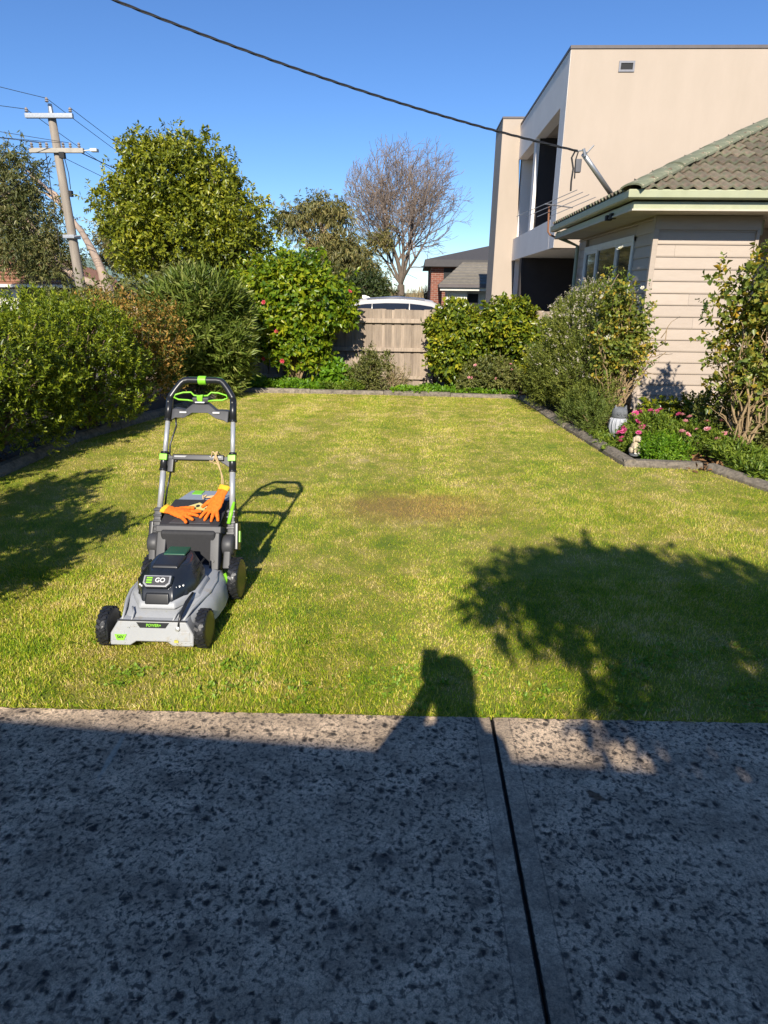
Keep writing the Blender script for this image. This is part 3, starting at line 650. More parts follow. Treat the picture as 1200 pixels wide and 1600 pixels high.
# ---- brick house with grey tile roof, beyond the car
m_brick, t, out = newmat('red brick')
tc = t.nodes.new('ShaderNodeTexCoord'); mp = t.nodes.new('ShaderNodeMapping'); mp.inputs['Rotation'].default_value = (R(90), 0, 0); t.links.new(tc.outputs['Object'], mp.inputs['Vector'])
br = t.nodes.new('ShaderNodeTexBrick'); t.links.new(mp.outputs[0], br.inputs['Vector']); br.inputs['Scale'].default_value = 1.0
br.inputs['Brick Width'].default_value = 0.24; br.inputs['Row Height'].default_value = 0.086; br.inputs['Mortar Size'].default_value = 0.008
br.inputs['Color1'].default_value = (0.24, 0.075, 0.045, 1); br.inputs['Color2'].default_value = (0.17, 0.055, 0.035, 1); br.inputs['Mortar'].default_value = (0.30, 0.22, 0.17, 1)
p = t.nodes.new('ShaderNodeBsdfPrincipled'); t.links.new(br.outputs[0], p.inputs['Base Color']); p.inputs['Roughness'].default_value = 0.9; t.links.new(p.outputs[0], out.inputs[0])
m_gtile = pm('grey roof tile', (0.20, 0.175, 0.14), (0.14, 0.125, 0.10), 7, 0.85, rnd=0.12)
m_dtile = pm('dark roof tile', (0.075, 0.07, 0.068), None, 7, 0.8)
m_white = pm('white paint', (0.72, 0.69, 0.60), None, 4, 0.6)
bh_ = empty('brick_house', (0.75, 30, 0)); tag(bh_, 'red brick house with dark roof and lower grey tiled porch wing', 'house')
W(bh_, 'wall', MB().box((0.80, 30.0, -0.05), (6, 36, 2.62)), m_brick)
W(bh_, 'roof', MB().add([(0.5, 29.6, 2.60), (7, 29.6, 2.60), (7, 36.4, 2.60), (0.5, 36.4, 2.60), (3.9, 33, 3.72), (7, 33, 3.72), (0.5, 29.6, 2.88), (7, 29.6, 2.88)], [(0, 1, 7, 6), (6, 7, 5, 4), (6, 4, 3, 0), (4, 5, 2, 3), (0, 3, 2, 1)]), m_dtile)
W(bh_, 'window', MB().box((1.35, 29.97, 1.9), (1.75, 30.02, 2.55)), m_dark)
W(bh_, 'roof', MB().add([(1.1, 27.6, 1.86), (4.5, 27.6, 1.86), (4.5, 30.4, 2.95), (2.35, 30.0, 2.95), (1.1, 30.0, 1.86)], [(0, 1, 2, 3), (0, 3, 4)]), m_gtile)
for r_ in range(9):
    u0 = r_ / 9; u1 = (r_ + 1.06) / 9
    W(bh_, 'tile_course', MB().add([(1.1 + 1.25 * u0, 27.6 + 2.4 * u0, 1.90 + 1.09 * u0), (4.5, 27.6 + 2.4 * u0, 1.90 + 1.09 * u0), (4.5, 27.6 + 2.4 * u1, 1.868 + 1.09 * u1), (1.1 + 1.25 * u1, 27.6 + 2.4 * u1, 1.868 + 1.09 * u1), (1.1 + 1.25 * u0, 27.6 + 2.4 * u0, 1.865 + 1.09 * u0), (4.5, 27.6 + 2.4 * u0, 1.865 + 1.09 * u0)], [(0, 1, 2, 3), (4, 5, 1, 0)]), m_gtile)
W(bh_, 'gutter', MB().box((1.05, 27.5, 1.74), (4.5, 27.6, 1.86)), m_cop)
W(bh_, 'fascia', MB().box((1.12, 27.61, 1.62), (4.5, 27.65, 1.739)), m_white)
W(bh_, 'wall', MB().box((1.30, 28.0, -0.05), (2.25, 30, 1.72)).box((2.25, 28.4, -0.05), (4.5, 30, 1.72)), m_white)
W(bh_, 'post', MB().box((1.20, 27.7, -0.05), (1.33, 27.83, 1.62)), m_brick)
W(bh_, 'door', MB().box((2.32, 28.37, -0.05), (2.75, 28.40, 1.5)), m_dark)

# ---- houses across the street on the left
m_terr = pm('terracotta roof tile', (0.36, 0.17, 0.10), (0.24, 0.11, 0.065), 6, 0.9, bump=0.6, bscale=10, stretch=(3, 1, 1), dirt=(0.14, 0.08, 0.06), dscale=3)
h1 = empty('tiled_bungalow', (-18, 28, 0)); tag(h1, 'low brown house with terracotta tiled roof beyond the left hedge', 'house')
W(h1, 'wall', MB().box((-24, 28.6, -0.05), (-14.9, 36, 1.66)), pm('brown brick', (0.20, 0.12, 0.08), (0.14, 0.085, 0.06), 6, 0.9))
W(h1, 'roof', MB().add([(-25, 28, 1.72), (-14.4, 28, 1.60), (-14.4, 37, 1.60), (-25, 37, 1.72), (-21, 32, 3.9), (-18.3, 32, 3.35)], [(0, 1, 5, 4), (1, 2, 5), (4, 5, 2, 3), (0, 4, 3)]), m_terr)
for r_ in range(12):
    u0 = r_ / 12; a = Vector((-25, 28, 1.72)).lerp(Vector((-21, 32, 3.9)), u0); b = Vector((-14.4, 28, 1.60)).lerp(Vector((-18.3, 32, 3.35)), u0)
    W(h1, 'tile_course', MB().tube([a + Vector((0, -.02, .02)), b + Vector((0, -.02, .02))], 0.035, 5), m_terr)
W(h1, 'gutter', MB().box((-25, 27.85, 1.56), (-14.35, 27.99, 1.68)), m_white)
W(h1, 'window', MB().box((-17.9, 28.56, 0.6), (-16.9, 28.6, 1.5)), m_white)
h2 = empty('green_roofed_house', (-15, 34, 0)); tag(h2, 'far house with dull green metal roof behind the power pole', 'house')
W(h2, 'wall', MB().box((-18.5, 34.5, -0.05), (-12.5, 40, 2.0)), m_white)
W(h2, 'roof', MB().add([(-19.5, 34, 1.9), (-12.2, 34, 1.75), (-12.2, 41, 1.75), (-19.5, 41, 1.9), (-18.4, 37, 3.15), (-16.2, 37, 3.05)], [(0, 1, 5, 4), (1, 2, 5), (4, 5, 2, 3), (0, 4, 3)]), pm('green metal roof', (0.17, 0.24, 0.21), None, 4, 0.5))
for r_ in range(8):
    u0 = (r_ + .5) / 8; a = Vector((-19.5, 34, 1.9)).lerp(Vector((-18.4, 37, 3.15)), u0); b = Vector((-12.2, 34, 1.75)).lerp(Vector((-16.2, 37, 3.05)), u0)
    W(h2, 'roof_rib', MB().tube([a + Vector((0, 0, .01)), b + Vector((0, 0, .01))], 0.03, 5), MATS['green metal roof'])

# ---- the house behind the photographer, whose eave shades the path
hb = empty('shading_house', (0, -2.6, 0)); tag(hb, 'house behind the viewpoint whose eave shades the concrete', 'house')
W(hb, 'wall', MB().box((-9, -9, -0.05), (9, -2.75, 2.4)), m_board)
W(hb, 'soffit', MB().add([(-9.4, -1.60, 2.42), (9.4, -2.78, 2.42), (9.4, -9, 2.42), (-9.4, -9, 2.42)], [(0, 1, 2, 3)]), m_soff)
W(hb, 'roof', MB().add([(-9.4, -1.58, 2.475), (9.4, -2.76, 2.475), (9.4, -9, 2.47), (-9.4, -9, 2.47), (-5, -5.5, 4.2), (5, -5.5, 4.2)], [(0, 1, 5, 4), (1, 2, 5), (2, 3, 4, 5), (3, 0, 4)]), m_tile)
W(hb, 'gutter', MB().add([(-9.4, -1.575, 2.36), (9.4, -2.755, 2.36), (9.4, -2.655, 2.36), (-9.4, -1.475, 2.36), (-9.4, -1.575, 2.47), (9.4, -2.755, 2.47), (9.4, -2.655, 2.47), (-9.4, -1.475, 2.47)], [(0,3,2,1),(4,5,6,7),(0,1,5,4),(1,2,6,5),(2,3,7,6),(3,0,4,7)]), m_gut)
# ================================================================== pole, wires, car
m_pole = pm('grey timber pole', (0.33, 0.28, 0.22), (0.22, 0.185, 0.15), 4, 0.9, bump=0.5, bscale=30, stretch=(4, 4, 0.4))
m_arm = pm('crossarm timber', (0.42, 0.38, 0.32), (0.33, 0.30, 0.25), 6, 0.85)
up = empty('utility_pole', (-9.9, 20, 0)); tag(up, 'tall grey power pole with two crossarms above the left hedge', 'power pole')
PB = Vector((-9.9, 20, -0.05)); PT = Vector((-10.14, 20, 6.05))
W(up, 'pole', MB().tube([PB, PB.lerp(PT, .3), PB.lerp(PT, .6), PT], [0.155, 0.142, 0.125, 0.108], 14), m_pole, smooth=True)
W(up, 'pole_cap', MB().tube([(-10.14, 20, 6.0), (-10.145, 20, 6.36)], [0.075, 0.06], 8), m_steel)
W(up, 'crossarm', MB().box((-10.80, 19.80, 5.98), (-9.46, 19.90, 6.10)), m_steel, 0.01)
W(up, 'crossarm', MB().box((-10.82, 19.80, 5.13), (-9.28, 19.90, 5.25)), m_arm, 0.01)
m_porc = pm('brown porcelain', (0.30, 0.26, 0.23), None, 9, 0.3)
for xx, zz in ((-10.75, 6.12), (-9.52, 6.12), (-10.14, 6.36)): W(up, 'insulator', MB().lathe([(0.02, 0), (0.055, .02), (0.03, .05), (0.05, .07), (0.02, .12)], 10, Matrix.Translation((xx, 19.85, zz))), m_porc)
for xx in (-10.75, -10.5, -10.32, -9.85, -9.65, -9.4): W(up, 'insulator', MB().lathe([(0.02, 0), (0.05, .03), (0.025, .06), (0.045, .09), (0.02, .13)], 10, Matrix.Translation((xx, 19.85, 5.26))), m_porc)
W(up, 'switch_box', MB().box((-9.95, 19.72, 4.98), (-9.80, 19.84, 5.14)), m_dark, 0.01)
W(up, 'switch_box', MB().box((-9.86, 19.8, 4.02), (-9.77, 19.92, 4.18)), m_dark, 0.01)
W(up, 'bracket', MB().box((-10.20, 19.78, 2.92), (-9.86, 20.2, 3.02)).tube([(-9.9, 19.8, 2.97), (-9.65, 19.8, 3.0)], 0.02, 6), m_steel, 0.01)
W(up, 'street_light', MB().tube([(-9.28, 19.86, 5.19), (-9.02, 19.8, 5.20)], 0.018, 6).box((-9.05, 19.72, 5.15), (-8.86, 19.88, 5.23)), m_white, 0.01)
W(up, 'drop_wire', MB().tube([(-10.35, 19.8, 5.13), (-10.33, 19.78, 4.0), (-10.34, 19.8, 2.4)], 0.012, 5).tube([(-9.85, 19.8, 5.1), (-9.75, 19.75, 4.6), (-9.78, 19.8, 4.2)], 0.012, 5), m_cable)
def wire(label, a, b, sag, r=0.008):
    a, b = Vector(a), Vector(b); n = 24
    pts = [a.lerp(b, i / n) - Vector((0, 0, sag * 4 * (i / n) * (1 - i / n))) for i in range(n + 1)]
    o = MB().tube(pts, r, 5).build('power_line', m_cable); tag(o, label, 'power line', 'power lines at the left pole')
G = 'power lines at the left pole'
wire('highest power line running left from the top of the pole', (-10.14, 19.85, 6.46), (-22, 12, 9.2), 0.35)
wire('power line running left from near end of upper crossarm', (-10.75, 19.85, 6.2), (-23, 11.0, 7.6), 0.4)
for i, (xx, z2) in enumerate(((-10.5, 6.35), (-10.32, 6.0), (-9.85, 5.75), (-9.65, 6.7))):
    wire(('uppermost', 'second', 'third', 'lowest')[(1, 2, 3, 0)[i]] + ' of four thin lines running left from the lower crossarm', (xx, 19.85, 5.38), (-21, 13.5, z2 + .25), 0.22, 0.007)
wire('power line falling right from upper crossarm behind the big tree', (-9.52, 19.85, 6.24), (-6.2, 34, 3.2), 0.25)
wire('power line falling right from the pole tip behind the big tree', (-10.14, 19.85, 6.46), (-7.0, 34, 3.4), 0.25)
wire('power line passing behind the pole down to the right', (-10.75, 19.85, 6.2), (-8.0, 34, 3.2), 0.25)
wire('thicker line dropping right from the lower crossarm', (-9.4, 19.85, 5.15), (-5.0, 26, 3.5), 0.1, 0.014)
wire('thin line falling right from below the lower crossarm', (-9.85, 19.85, 5.0), (-5.0, 30, 2.6), 0.1, 0.008)
wire('service line dropping left into the gum tree from crossarm', (-10.3, 19.85, 5.05), (-17, 26, 4.1), 0.15, 0.011)
wire('steeper service line dropping left from crossarm toward bungalow', (-10.25, 19.85, 5.0), (-16.5, 27, 2.6), 0.1, 0.011)
wire('pair of distant lines seen right of the big tree', (-3.9, 30, 4.0), (0.3, 46, 2.4), 0.05, 0.012)

# ---- the silver car parked beyond the fence (nose to the right)
m_paint = pm('silver car paint', (0.52, 0.50, 0.47), (0.49, 0.47, 0.44), 2, 0.35, metal=0.05, coat=0.4)
m_tint = glassmat('tinted car glass', (0.015, 0.017, 0.02), 0.04)
m_rub = pm('tyre rubber', (0.022, 0.022, 0.023), None, 20, 0.85)
m_allo = pm('alloy wheel', (0.5, 0.5, 0.52), None, 9, 0.35, metal=0.8)
m_chrome = pm('chrome strip', (0.65, 0.65, 0.66), None, 9, 0.2, metal=1.0)
CX, CY = -0.15, 16.9
car = empty('parked_car', (CX, CY, -0.04)); tag(car, 'silver car with pale roof parked behind the paling fence', 'car')
def car_loft(stations, mat, name, bev=0):
    """stations: x, half width bottom, half width top, z bottom, z top"""
    rings = []
    for x, wb_, wt, z0, z1 in stations:
        h = z1 - z0
        prof = [(-wb_ * .96, z0), (-wb_, z0 + h * .25), (-wb_ * .995, z0 + h * .6), (-wt, z1 - h * .10), (-wt * .86, z1), (wt * .86, z1), (wt, z1 - h * .10), (wb_ * .995, z0 + h * .6), (wb_, z0 + h * .25), (wb_ * .96, z0)]
        rings.append([(x, y, z) for y, z in prof])
    return MB().loft(rings).build(name, mat, car, smooth=True, sub=1)
car_loft([(-2.12, .72, .66, .38, .80), (-2.02, .84, .78, .26, .95), (-1.5, .90, .86, .2, 1.0), (-.4, .91, .87, .2, .97), (.7, .91, .86, .2, .95), (1.3, .89, .82, .2, .90), (1.9, .83, .74, .24, .78), (2.12, .66, .60, .36, .66)], m_paint, 'body')
RS = [(-1.62, .80, .70, .93, 1.16), (-1.40, .80, .66, .93, 1.33), (-1.05, .82, .63, .93, 1.425), (-.4, .83, .62, .93, 1.46), (.2, .83, .61, .93, 1.445), (.62, .83, .62, .93, 1.385), (1.05, .83, .68, .92, 1.19), (1.45, .82, .76, .88, .96)]
cab = []
for x, wb_, wt, z0, z1 in RS:
    cab.append([(x, -wb_, z0), (x, -wt, z1 - .05), (x, -wt * .82, z1), (x, 0, z1 + .012), (x, wt * .82, z1), (x, wt, z1 - .05), (x, wb_, z0)])
MB().loft(cab).build('cabin', m_paint, car, smooth=True)
def side_pane(xs, name):
    for s in (-1, 1):
        lo, hi = [], []
        for x in xs:
            i = max(j for j in range(len(RS)) if RS[j][0] <= x); i = min(i, len(RS) - 2); u = (x - RS[i][0]) / (RS[i + 1][0] - RS[i][0])
            wb_, wt, z1 = [RS[i][k] * (1 - u) + RS[i + 1][k] * u for k in (1, 2, 4)]
            def yy(z): return (wb_ + (wt - wb_) * (z - .93) / (z1 - .05 - .93)) + 0.006
            zt = z1 - 0.125; zb = 1.0
            if zt < zb + .01: zt = zb + .01
            lo.append((x, s * yy(zb), zb)); hi.append((x, s * yy(zt), zt))
        MB().loft([lo, hi], caps=False, close=False).build(name, m_tint, car)
side_pane([-1.22, -1.1, -.98, -.825], 'side_window'); side_pane([-.81, -.5, -.2, .075], 'side_window'); side_pane([.095, .35, .62, .85, 1.02], 'side_window')
MB().add([(.66, -.58, 1.385), (.66, .58, 1.385), (1.40, .70, 1.0), (1.40, -.70, 1.0)], [(0, 1, 2, 3)]).xf(Matrix.Translation((.012, 0, .018))).build('windscreen', m_tint, car)
MB().add([(-1.38, -.60, 1.345), (-1.38, .60, 1.345), (-1.63, .68, 1.12), (-1.63, -.68, 1.12)], [(0, 1, 2, 3)]).xf(Matrix.Translation((-.02, 0, .012))).build('rear_window', m_tint, car)
MB().box((-1.52, -.58, 1.36), (-1.12, .58, 1.40)).build('spoiler', m_paint, car, bevel=0.015)
MB().loft([[(-1.10, -.02, 1.43), (-.90, -.02, 1.45), (-.90, .02, 1.45), (-1.10, .02, 1.43)], [(-1.10, -.005, 1.50), (-1.04, -.005, 1.50), (-1.04, .005, 1.50), (-1.10, .005, 1.50)]]).build('aerial_fin', m_paint, car)
for s in (-1, 1):
    MB().tube([(-.95, s * .60, 1.425), (-.3, s * .60, 1.475), (.45, s * .59, 1.43)], 0.014, 6).build('roof_rail', m_chrome, car)
    MB().box((1.02, s * .84 - .09, .98), (1.14, s * .84 + .09, 1.10)).build('mirror', m_paint, car, bevel=0.03)
    MB().box((-2.08, s * .70 - .12, .72), (-1.98, s * .70 + .12, .92)).build('tail_light', pm('red lens', (0.35, 0.02, 0.02), None, 5, 0.2), car, bevel=0.02)
    MB().box((1.90, s * .60 - .16, .62), (2.06, s * .60 + .16, .74)).build('headlight', m_chrome, car, bevel=0.02)
    for x in (-1.32, 1.32):
        M = Matrix.Translation((x, s * .80, .32)) @ Matrix.Rotation(R(90), 4, 'X')
        w_ = MB().lathe([(.20, -.11), (.30, -.11), (.32, -.07), (.32, .07), (.30, .11), (.20, .11)], 24, M).build('wheel', m_rub, car, smooth=True)
        MB().lathe([(.02, -.10), (.19, -.10), (.205, -.112), (.205, .112), (.19, .10), (.02, .10)], 20, M).build('rim', m_allo, w_)
# ================================================================== trees and shrubs
m_bark = pm('brown bark', (0.17, 0.12, 0.08), (0.09, 0.065, 0.045), 14, 0.95, bump=0.8, bscale=50, stretch=(2, 2, 0.5))
m_gumbark = pm('pale gum bark', (0.46, 0.33, 0.24), (0.28, 0.22, 0.18), 4, 0.85, bump=0.4, bscale=20, stretch=(1.5, 1.5, 0.4))
m_cane = pm('woody stems', (0.36, 0.255, 0.135), (0.22, 0.15, 0.075), 12, 0.85, bump=0.5, bscale=80)
m_twig = pm('grey brown twigs', (0.27, 0.205, 0.16), (0.20, 0.15, 0.115), 6, 0.9)
lm_hedge = leafmat('hedge leaves', [(0.035, 0.055, 0.008), (0.12, 0.175, 0.010), (0.24, 0.30, 0.016), (0.40, 0.41, 0.03)], 0.4, 0.28, 2.2)
lm_rust = leafmat('rusty leaves', [(0.06, 0.09, 0.015), (0.13, 0.16, 0.025), (0.38, 0.22, 0.04), (0.60, 0.34, 0.09)], 0.5, 0.3, 3)
lm_olean = leafmat('oleander leaves', [(0.05, 0.085, 0.014), (0.11, 0.16, 0.022), (0.19, 0.24, 0.04), (0.30, 0.31, 0.08)], 0.42, 0.25, 2.5)
lm_hib = leafmat('glossy yellow green leaves', [(0.05, 0.115, 0.010), (0.12, 0.20, 0.010), (0.22, 0.29, 0.012), (0.38, 0.38, 0.02)], 0.35, 0.32, 2.0)
lm_cam = leafmat('camellia leaves', [(0.04, 0.075, 0.012), (0.11, 0.16, 0.014), (0.22, 0.26, 0.018), (0.48, 0.42, 0.03)], 0.32, 0.25, 2.2)
lm_lime = leafmat('lime ground cover leaves', [(0.08, 0.19, 0.010), (0.14, 0.28, 0.015), (0.24, 0.38, 0.02)], 0.45, 0.35, 3)
lm_grey = leafmat('grey green needles', [(0.06, 0.085, 0.014), (0.15, 0.185, 0.022), (0.27, 0.28, 0.05)], 0.6, 0.2, 3)
lm_dull = leafmat('dull olive leaves', [(0.07, 0.09, 0.02), (0.15, 0.165, 0.035), (0.26, 0.25, 0.08)], 0.5, 0.25, 3)
lm_tree = leafmat('broad tree leaves', [(0.055, 0.080, 0.010), (0.13, 0.16, 0.012), (0.24, 0.26, 0.016), (0.38, 0.36, 0.03)], 0.35, 0.25, 0.7)
lm_gum = leafmat('gum leaves', [(0.075, 0.085, 0.025), (0.15, 0.15, 0.045), (0.25, 0.22, 0.07), (0.36, 0.27, 0.09)], 0.45, 0.22, 0.5)
lm_gumd = leafmat('darker gum leaves', [(0.045, 0.060, 0.016), (0.10, 0.115, 0.03), (0.18, 0.18, 0.055), (0.28, 0.23, 0.08)], 0.45, 0.22, 0.5)
lm_dark = leafmat('dark evergreen leaves', [(0.022, 0.042, 0.010), (0.05, 0.075, 0.016), (0.10, 0.12, 0.03)], 0.5, 0.2, 0.6)
lm_rose = leafmat('rose leaves', [(0.05, 0.085, 0.016), (0.11, 0.16, 0.024), (0.20, 0.24, 0.035), (0.32, 0.30, 0.05), (0.55, 0.34, 0.03)], 0.4, 0.3, 3)
lm_ger = leafmat('geranium leaves', [(0.07, 0.13, 0.012), (0.15, 0.22, 0.018), (0.25, 0.31, 0.035)], 0.5, 0.3, 4)
lm_bark = leafmat('fallen leaves', [(0.10, 0.05, 0.02), (0.20, 0.10, 0.04), (0.30, 0.17, 0.07)], 0.8, 0.05, 4)
m_pink = leafmat('pink petals', [(0.62, 0.07, 0.22), (0.72, 0.14, 0.32)], 0.5, 0.3, 8); m_pale = leafmat('pale pink petals', [(0.75, 0.28, 0.33), (0.80, 0.42, 0.42)], 0.5, 0.3, 8)
m_red = leafmat('red petals', [(0.55, 0.05, 0.07), (0.65, 0.10, 0.13)], 0.5, 0.3, 8); m_wht = leafmat('white petals', [(0.78, 0.74, 0.62), (0.80, 0.77, 0.66)], 0.5, 0.3, 8)
m_yel = leafmat('yellow leaf', [(0.55, 0.36, 0.02), (0.60, 0.42, 0.03)], 0.5, 0.3, 8)

def plant(name, label, cat, base, lobes, nshoot, nl, sl, ll, lw, mat, seed, ang=50, updir=0.5, spread=0.35, droop=0.0, shell=0.45, bump=0.18, stems=8, rstem=0.012, mstem=None, group=None, low=-1.0, jit=0.35, crown='foliage', steps=5, inner=0.0):
    rg = np.random.default_rng(seed); base = np.array(base, float)
    root = empty(name, tuple(base)); tag(root, label, cat, group)
    L = [(x - base[0], y - base[1], z - base[2], a, b, c) for x, y, z, a, b, c in lobes]
    P, O = crown_points(rg, L, nshoot, shell, bump, low)
    P[:, 2] = np.maximum(P[:, 2], 0.02)
    D = unit(O + np.array([0, 0, updir]) + rg.normal(0, jit, O.shape))
    V, T = shoots(rg, P - D * sl * 0.5, D, nl, sl, ll, lw, ang, spread, droop)
    V[:, 2] = np.maximum(V[:, 2], 0.0)
    npmesh(crown, V, T, mat, root)
    if stems:
        idx = rg.choice(len(P), min(stems, len(P)), replace=False)
        V, T = branchy(rg, (0, 0, -0.03), P[idx] * 0.93, rstem, 0.10, steps)
        npmesh('stems', V, T, mstem or m_cane, root)
    return root, P, O, rg
def blooms(root, P, O, rg, me, n, name='flower', zmin=-9, front=True, s=(0.8, 1.2), out=0.03):
    c = [i for i in range(len(P)) if P[i, 2] > zmin and (not front or O[i, 1] < 0.1)]
    for i in rg.choice(c, min(n, len(c)), replace=False):
        d = Vector(O[i]) + Vector((0, -0.4, 0.5)); q = d.to_track_quat('Z', 'Y').to_euler()
        o = link_mesh(name, me, root, Vector(P[i]) + Vector(O[i]) * out, q); k = rg.uniform(*s); o.scale = (k, k, k)

m_hstem = pm('pinkish twigs', (0.30, 0.20, 0.15), (0.16, 0.11, 0.08), 12, 0.85)
# ---- left hedge: a row of bushes grown together
HG = 'bushes of the left hedge'
hedge_specs = [((-4.05, 2.0), 1.5, 0.8, 0.9, 'hedge bush nearest the path at left, mostly outside the view'),
               ((-4.15, 4.35), 1.47, 0.78, 0.95, 'glossy green hedge bush at the left edge of the photo'),
               ((-3.98, 5.75), 1.46, 0.86, 0.90, 'large green hedge bush beside the left edging kerb'),
               ((-3.78, 7.15), 1.44, 0.82, 0.82, 'green hedge bush at the far end of left hedge')]
for i, ((hx, hy), hz, rx, ry, lab) in enumerate(hedge_specs):
    lobes = [(hx, hy, 0.98, rx, ry, 0.50), (hx + 0.05, hy, 0.62, rx * 0.92, ry * 0.95, 0.52), (hx + 0.18, hy - 0.25 * ry, 0.98, rx * 0.72, ry * 0.6, 0.42), (hx + 0.12, hy + 0.4 * ry, 0.88, rx * 0.75, ry * 0.55, 0.46), (hx - 0.3, hy, 1.0, 0.6, ry, 0.48), (hx + 0.22, hy, 0.36, rx * 0.66, ry * 0.95, 0.36)]
    plant('hedge_bush', lab, 'hedge', (hx, hy, 0), lobes, 5000 if i else 1500, 12, 0.085, 0.042, 0.0155, lm_hedge, 20 + i, 55, 1.0, 0.18, 0, 0.42, 0.2, 150, 0.011, m_hstem, None, -0.75, 0.25)
# arching sprays that reach over the lawn by the path (outside the view, their shade falls in it)
plant('arching_shrub', 'leafy shrub leaning over the lawn beside the path, left of view', 'shrub', (-3.7, 1.75, 0), [(-2.65, 2.1, 1.12, 0.46, 0.34, 0.26), (-2.22, 2.35, 1.08, 0.26, 0.2, 0.13), (-3.15, 2.0, 1.1, 0.42, 0.42, 0.5), (-2.35, 1.9, 0.85, 0.30, 0.26, 0.18), (-3.0, 2.75, 1.2, 0.36, 0.4, 0.42)], 1600, 9, 0.12, 0.06, 0.024, lm_hedge, 31, 48, 0.4, 0.25, 0, 0.8, 0.2, 26, 0.014, m_bark)
# dead leaf litter under the hedge
rg = np.random.default_rng(77); n = 900
P = np.stack([rg.uniform(-4.3, -3.55, n), rg.uniform(3.5, 8.5, n), rg.uniform(-0.03, -0.012, n)], 1); V, T = shoots(rg, P, np.tile([[0, 0, 1.0]], (n, 1)), 1, 0.01, 0.05, 0.024, 85, 0.4)
o = npmesh('leaf_litter', V, T, lm_bark); tag(o, 'fallen brown leaves on the soil under the hedge', 'leaf litter', kind='stuff')

plant('rusty_shrub', 'twiggy shrub with orange and rust coloured leaves behind the hedge', 'shrub', (-3.65, 8.45, 0), [(-3.75, 8.35, 1.20, 0.66, 0.55, 0.34), (-3.30, 8.35, 1.05, 0.46, 0.42, 0.36), (-3.3, 8.35, 0.6, 0.34, 0.38, 0.40)], 1700, 8, 0.09, 0.042, 0.017, lm_rust, 40, 50, 0.5, 0.35, 0, 0.6, 0.22, 50, 0.011, m_bark)
plant('tall_shrub', 'tall upright shrub with long narrow leaves in the back left corner', 'shrub', (-3.25, 9.75, 0), [(-3.15, 9.7, 1.35, 0.66, 0.60, 0.50), (-3.4, 9.75, 0.85, 0.62, 0.6, 0.72), (-2.75, 9.75, 0.9, 0.42, 0.42, 0.55), (-2.85, 9.85, 0.45, 0.35, 0.4, 0.45)], 2900, 11, 0.18, 0.14, 0.022, lm_olean, 41, 38, 0.9, 0.22, 0.05, 0.5, 0.16, 40, 0.014, m_cane)
# hibiscus-like bush by the fence
ft = flower_mesh('flower', m_red, 6, 0.05, 2, 1)
r_, P_, O_, g_ = plant('flowering_bush', 'big rounded yellow green bush with red flowers against the fence', 'shrub', (-1.95, 11.05, 0), [(-1.85, 10.95, 1.32, 0.86, 0.50, 0.66), (-2.2, 11.0, 1.0, 0.58, 0.48, 0.55), (-1.4, 10.95, 1.28, 0.46, 0.42, 0.42), (-1.95, 10.9, 0.72, 0.70, 0.42, 0.42), (-1.95, 11.0, 1.72, 0.50, 0.40, 0.34)], 3600, 7, 0.10, 0.080, 0.048, lm_hib, 42, 62, 0.25, 0.4, 0.15, 0.5, 0.22, 34, 0.02, m_cane, None, -0.9)
blooms(r_, P_, O_, g_, ft, 13, zmin=0.45, s=(0.75, 1.0), out=0.10)
plant('lime_plant', 'lime green leafy plant at the foot of the flowering bush', 'plant', (-1.22, 10.72, 0), [(-1.22, 10.72, 0.20, 0.24, 0.22, 0.26)], 260, 8, 0.10, 0.09, 0.045, lm_lime, 43, 60, 0.4, 0.4, 0.1, 0.7, 0.2, 8, 0.008)
plant('olive_shrub', 'small olive green bush standing in front of the bare fence', 'shrub', (-0.68, 10.72, 0), [(-0.70, 10.72, 0.26, 0.36, 0.28, 0.30), (-0.66, 10.72, 0.50, 0.17, 0.18, 0.22), (-0.92, 10.7, 0.20, 0.24, 0.22, 0.22), (-0.40, 10.72, 0.46, 0.10, 0.10, 0.18)], 1150, 8, 0.09, 0.042, 0.016, lm_dull, 44, 48, 0.9, 0.3, 0, 0.7, 0.25, 30, 0.008, m_cane)
plant('straw_plant', 'sparse dry twiggy plant right of the small olive bush', 'plant', (-0.28, 10.7, 0), [(-0.30, 10.7, 0.24, 0.20, 0.16, 0.28), (-0.1, 10.72, 0.18, 0.14, 0.14, 0.24)], 260, 6, 0.09, 0.035, 0.010, leafmat('straw leaves', [(0.16, 0.17, 0.05), (0.30, 0.25, 0.11), (0.38, 0.29, 0.16)], 0.6, 0.2), 45, 40, 1.2, 0.3, 0, 0.9, 0.25, 60, 0.005, m_cane)
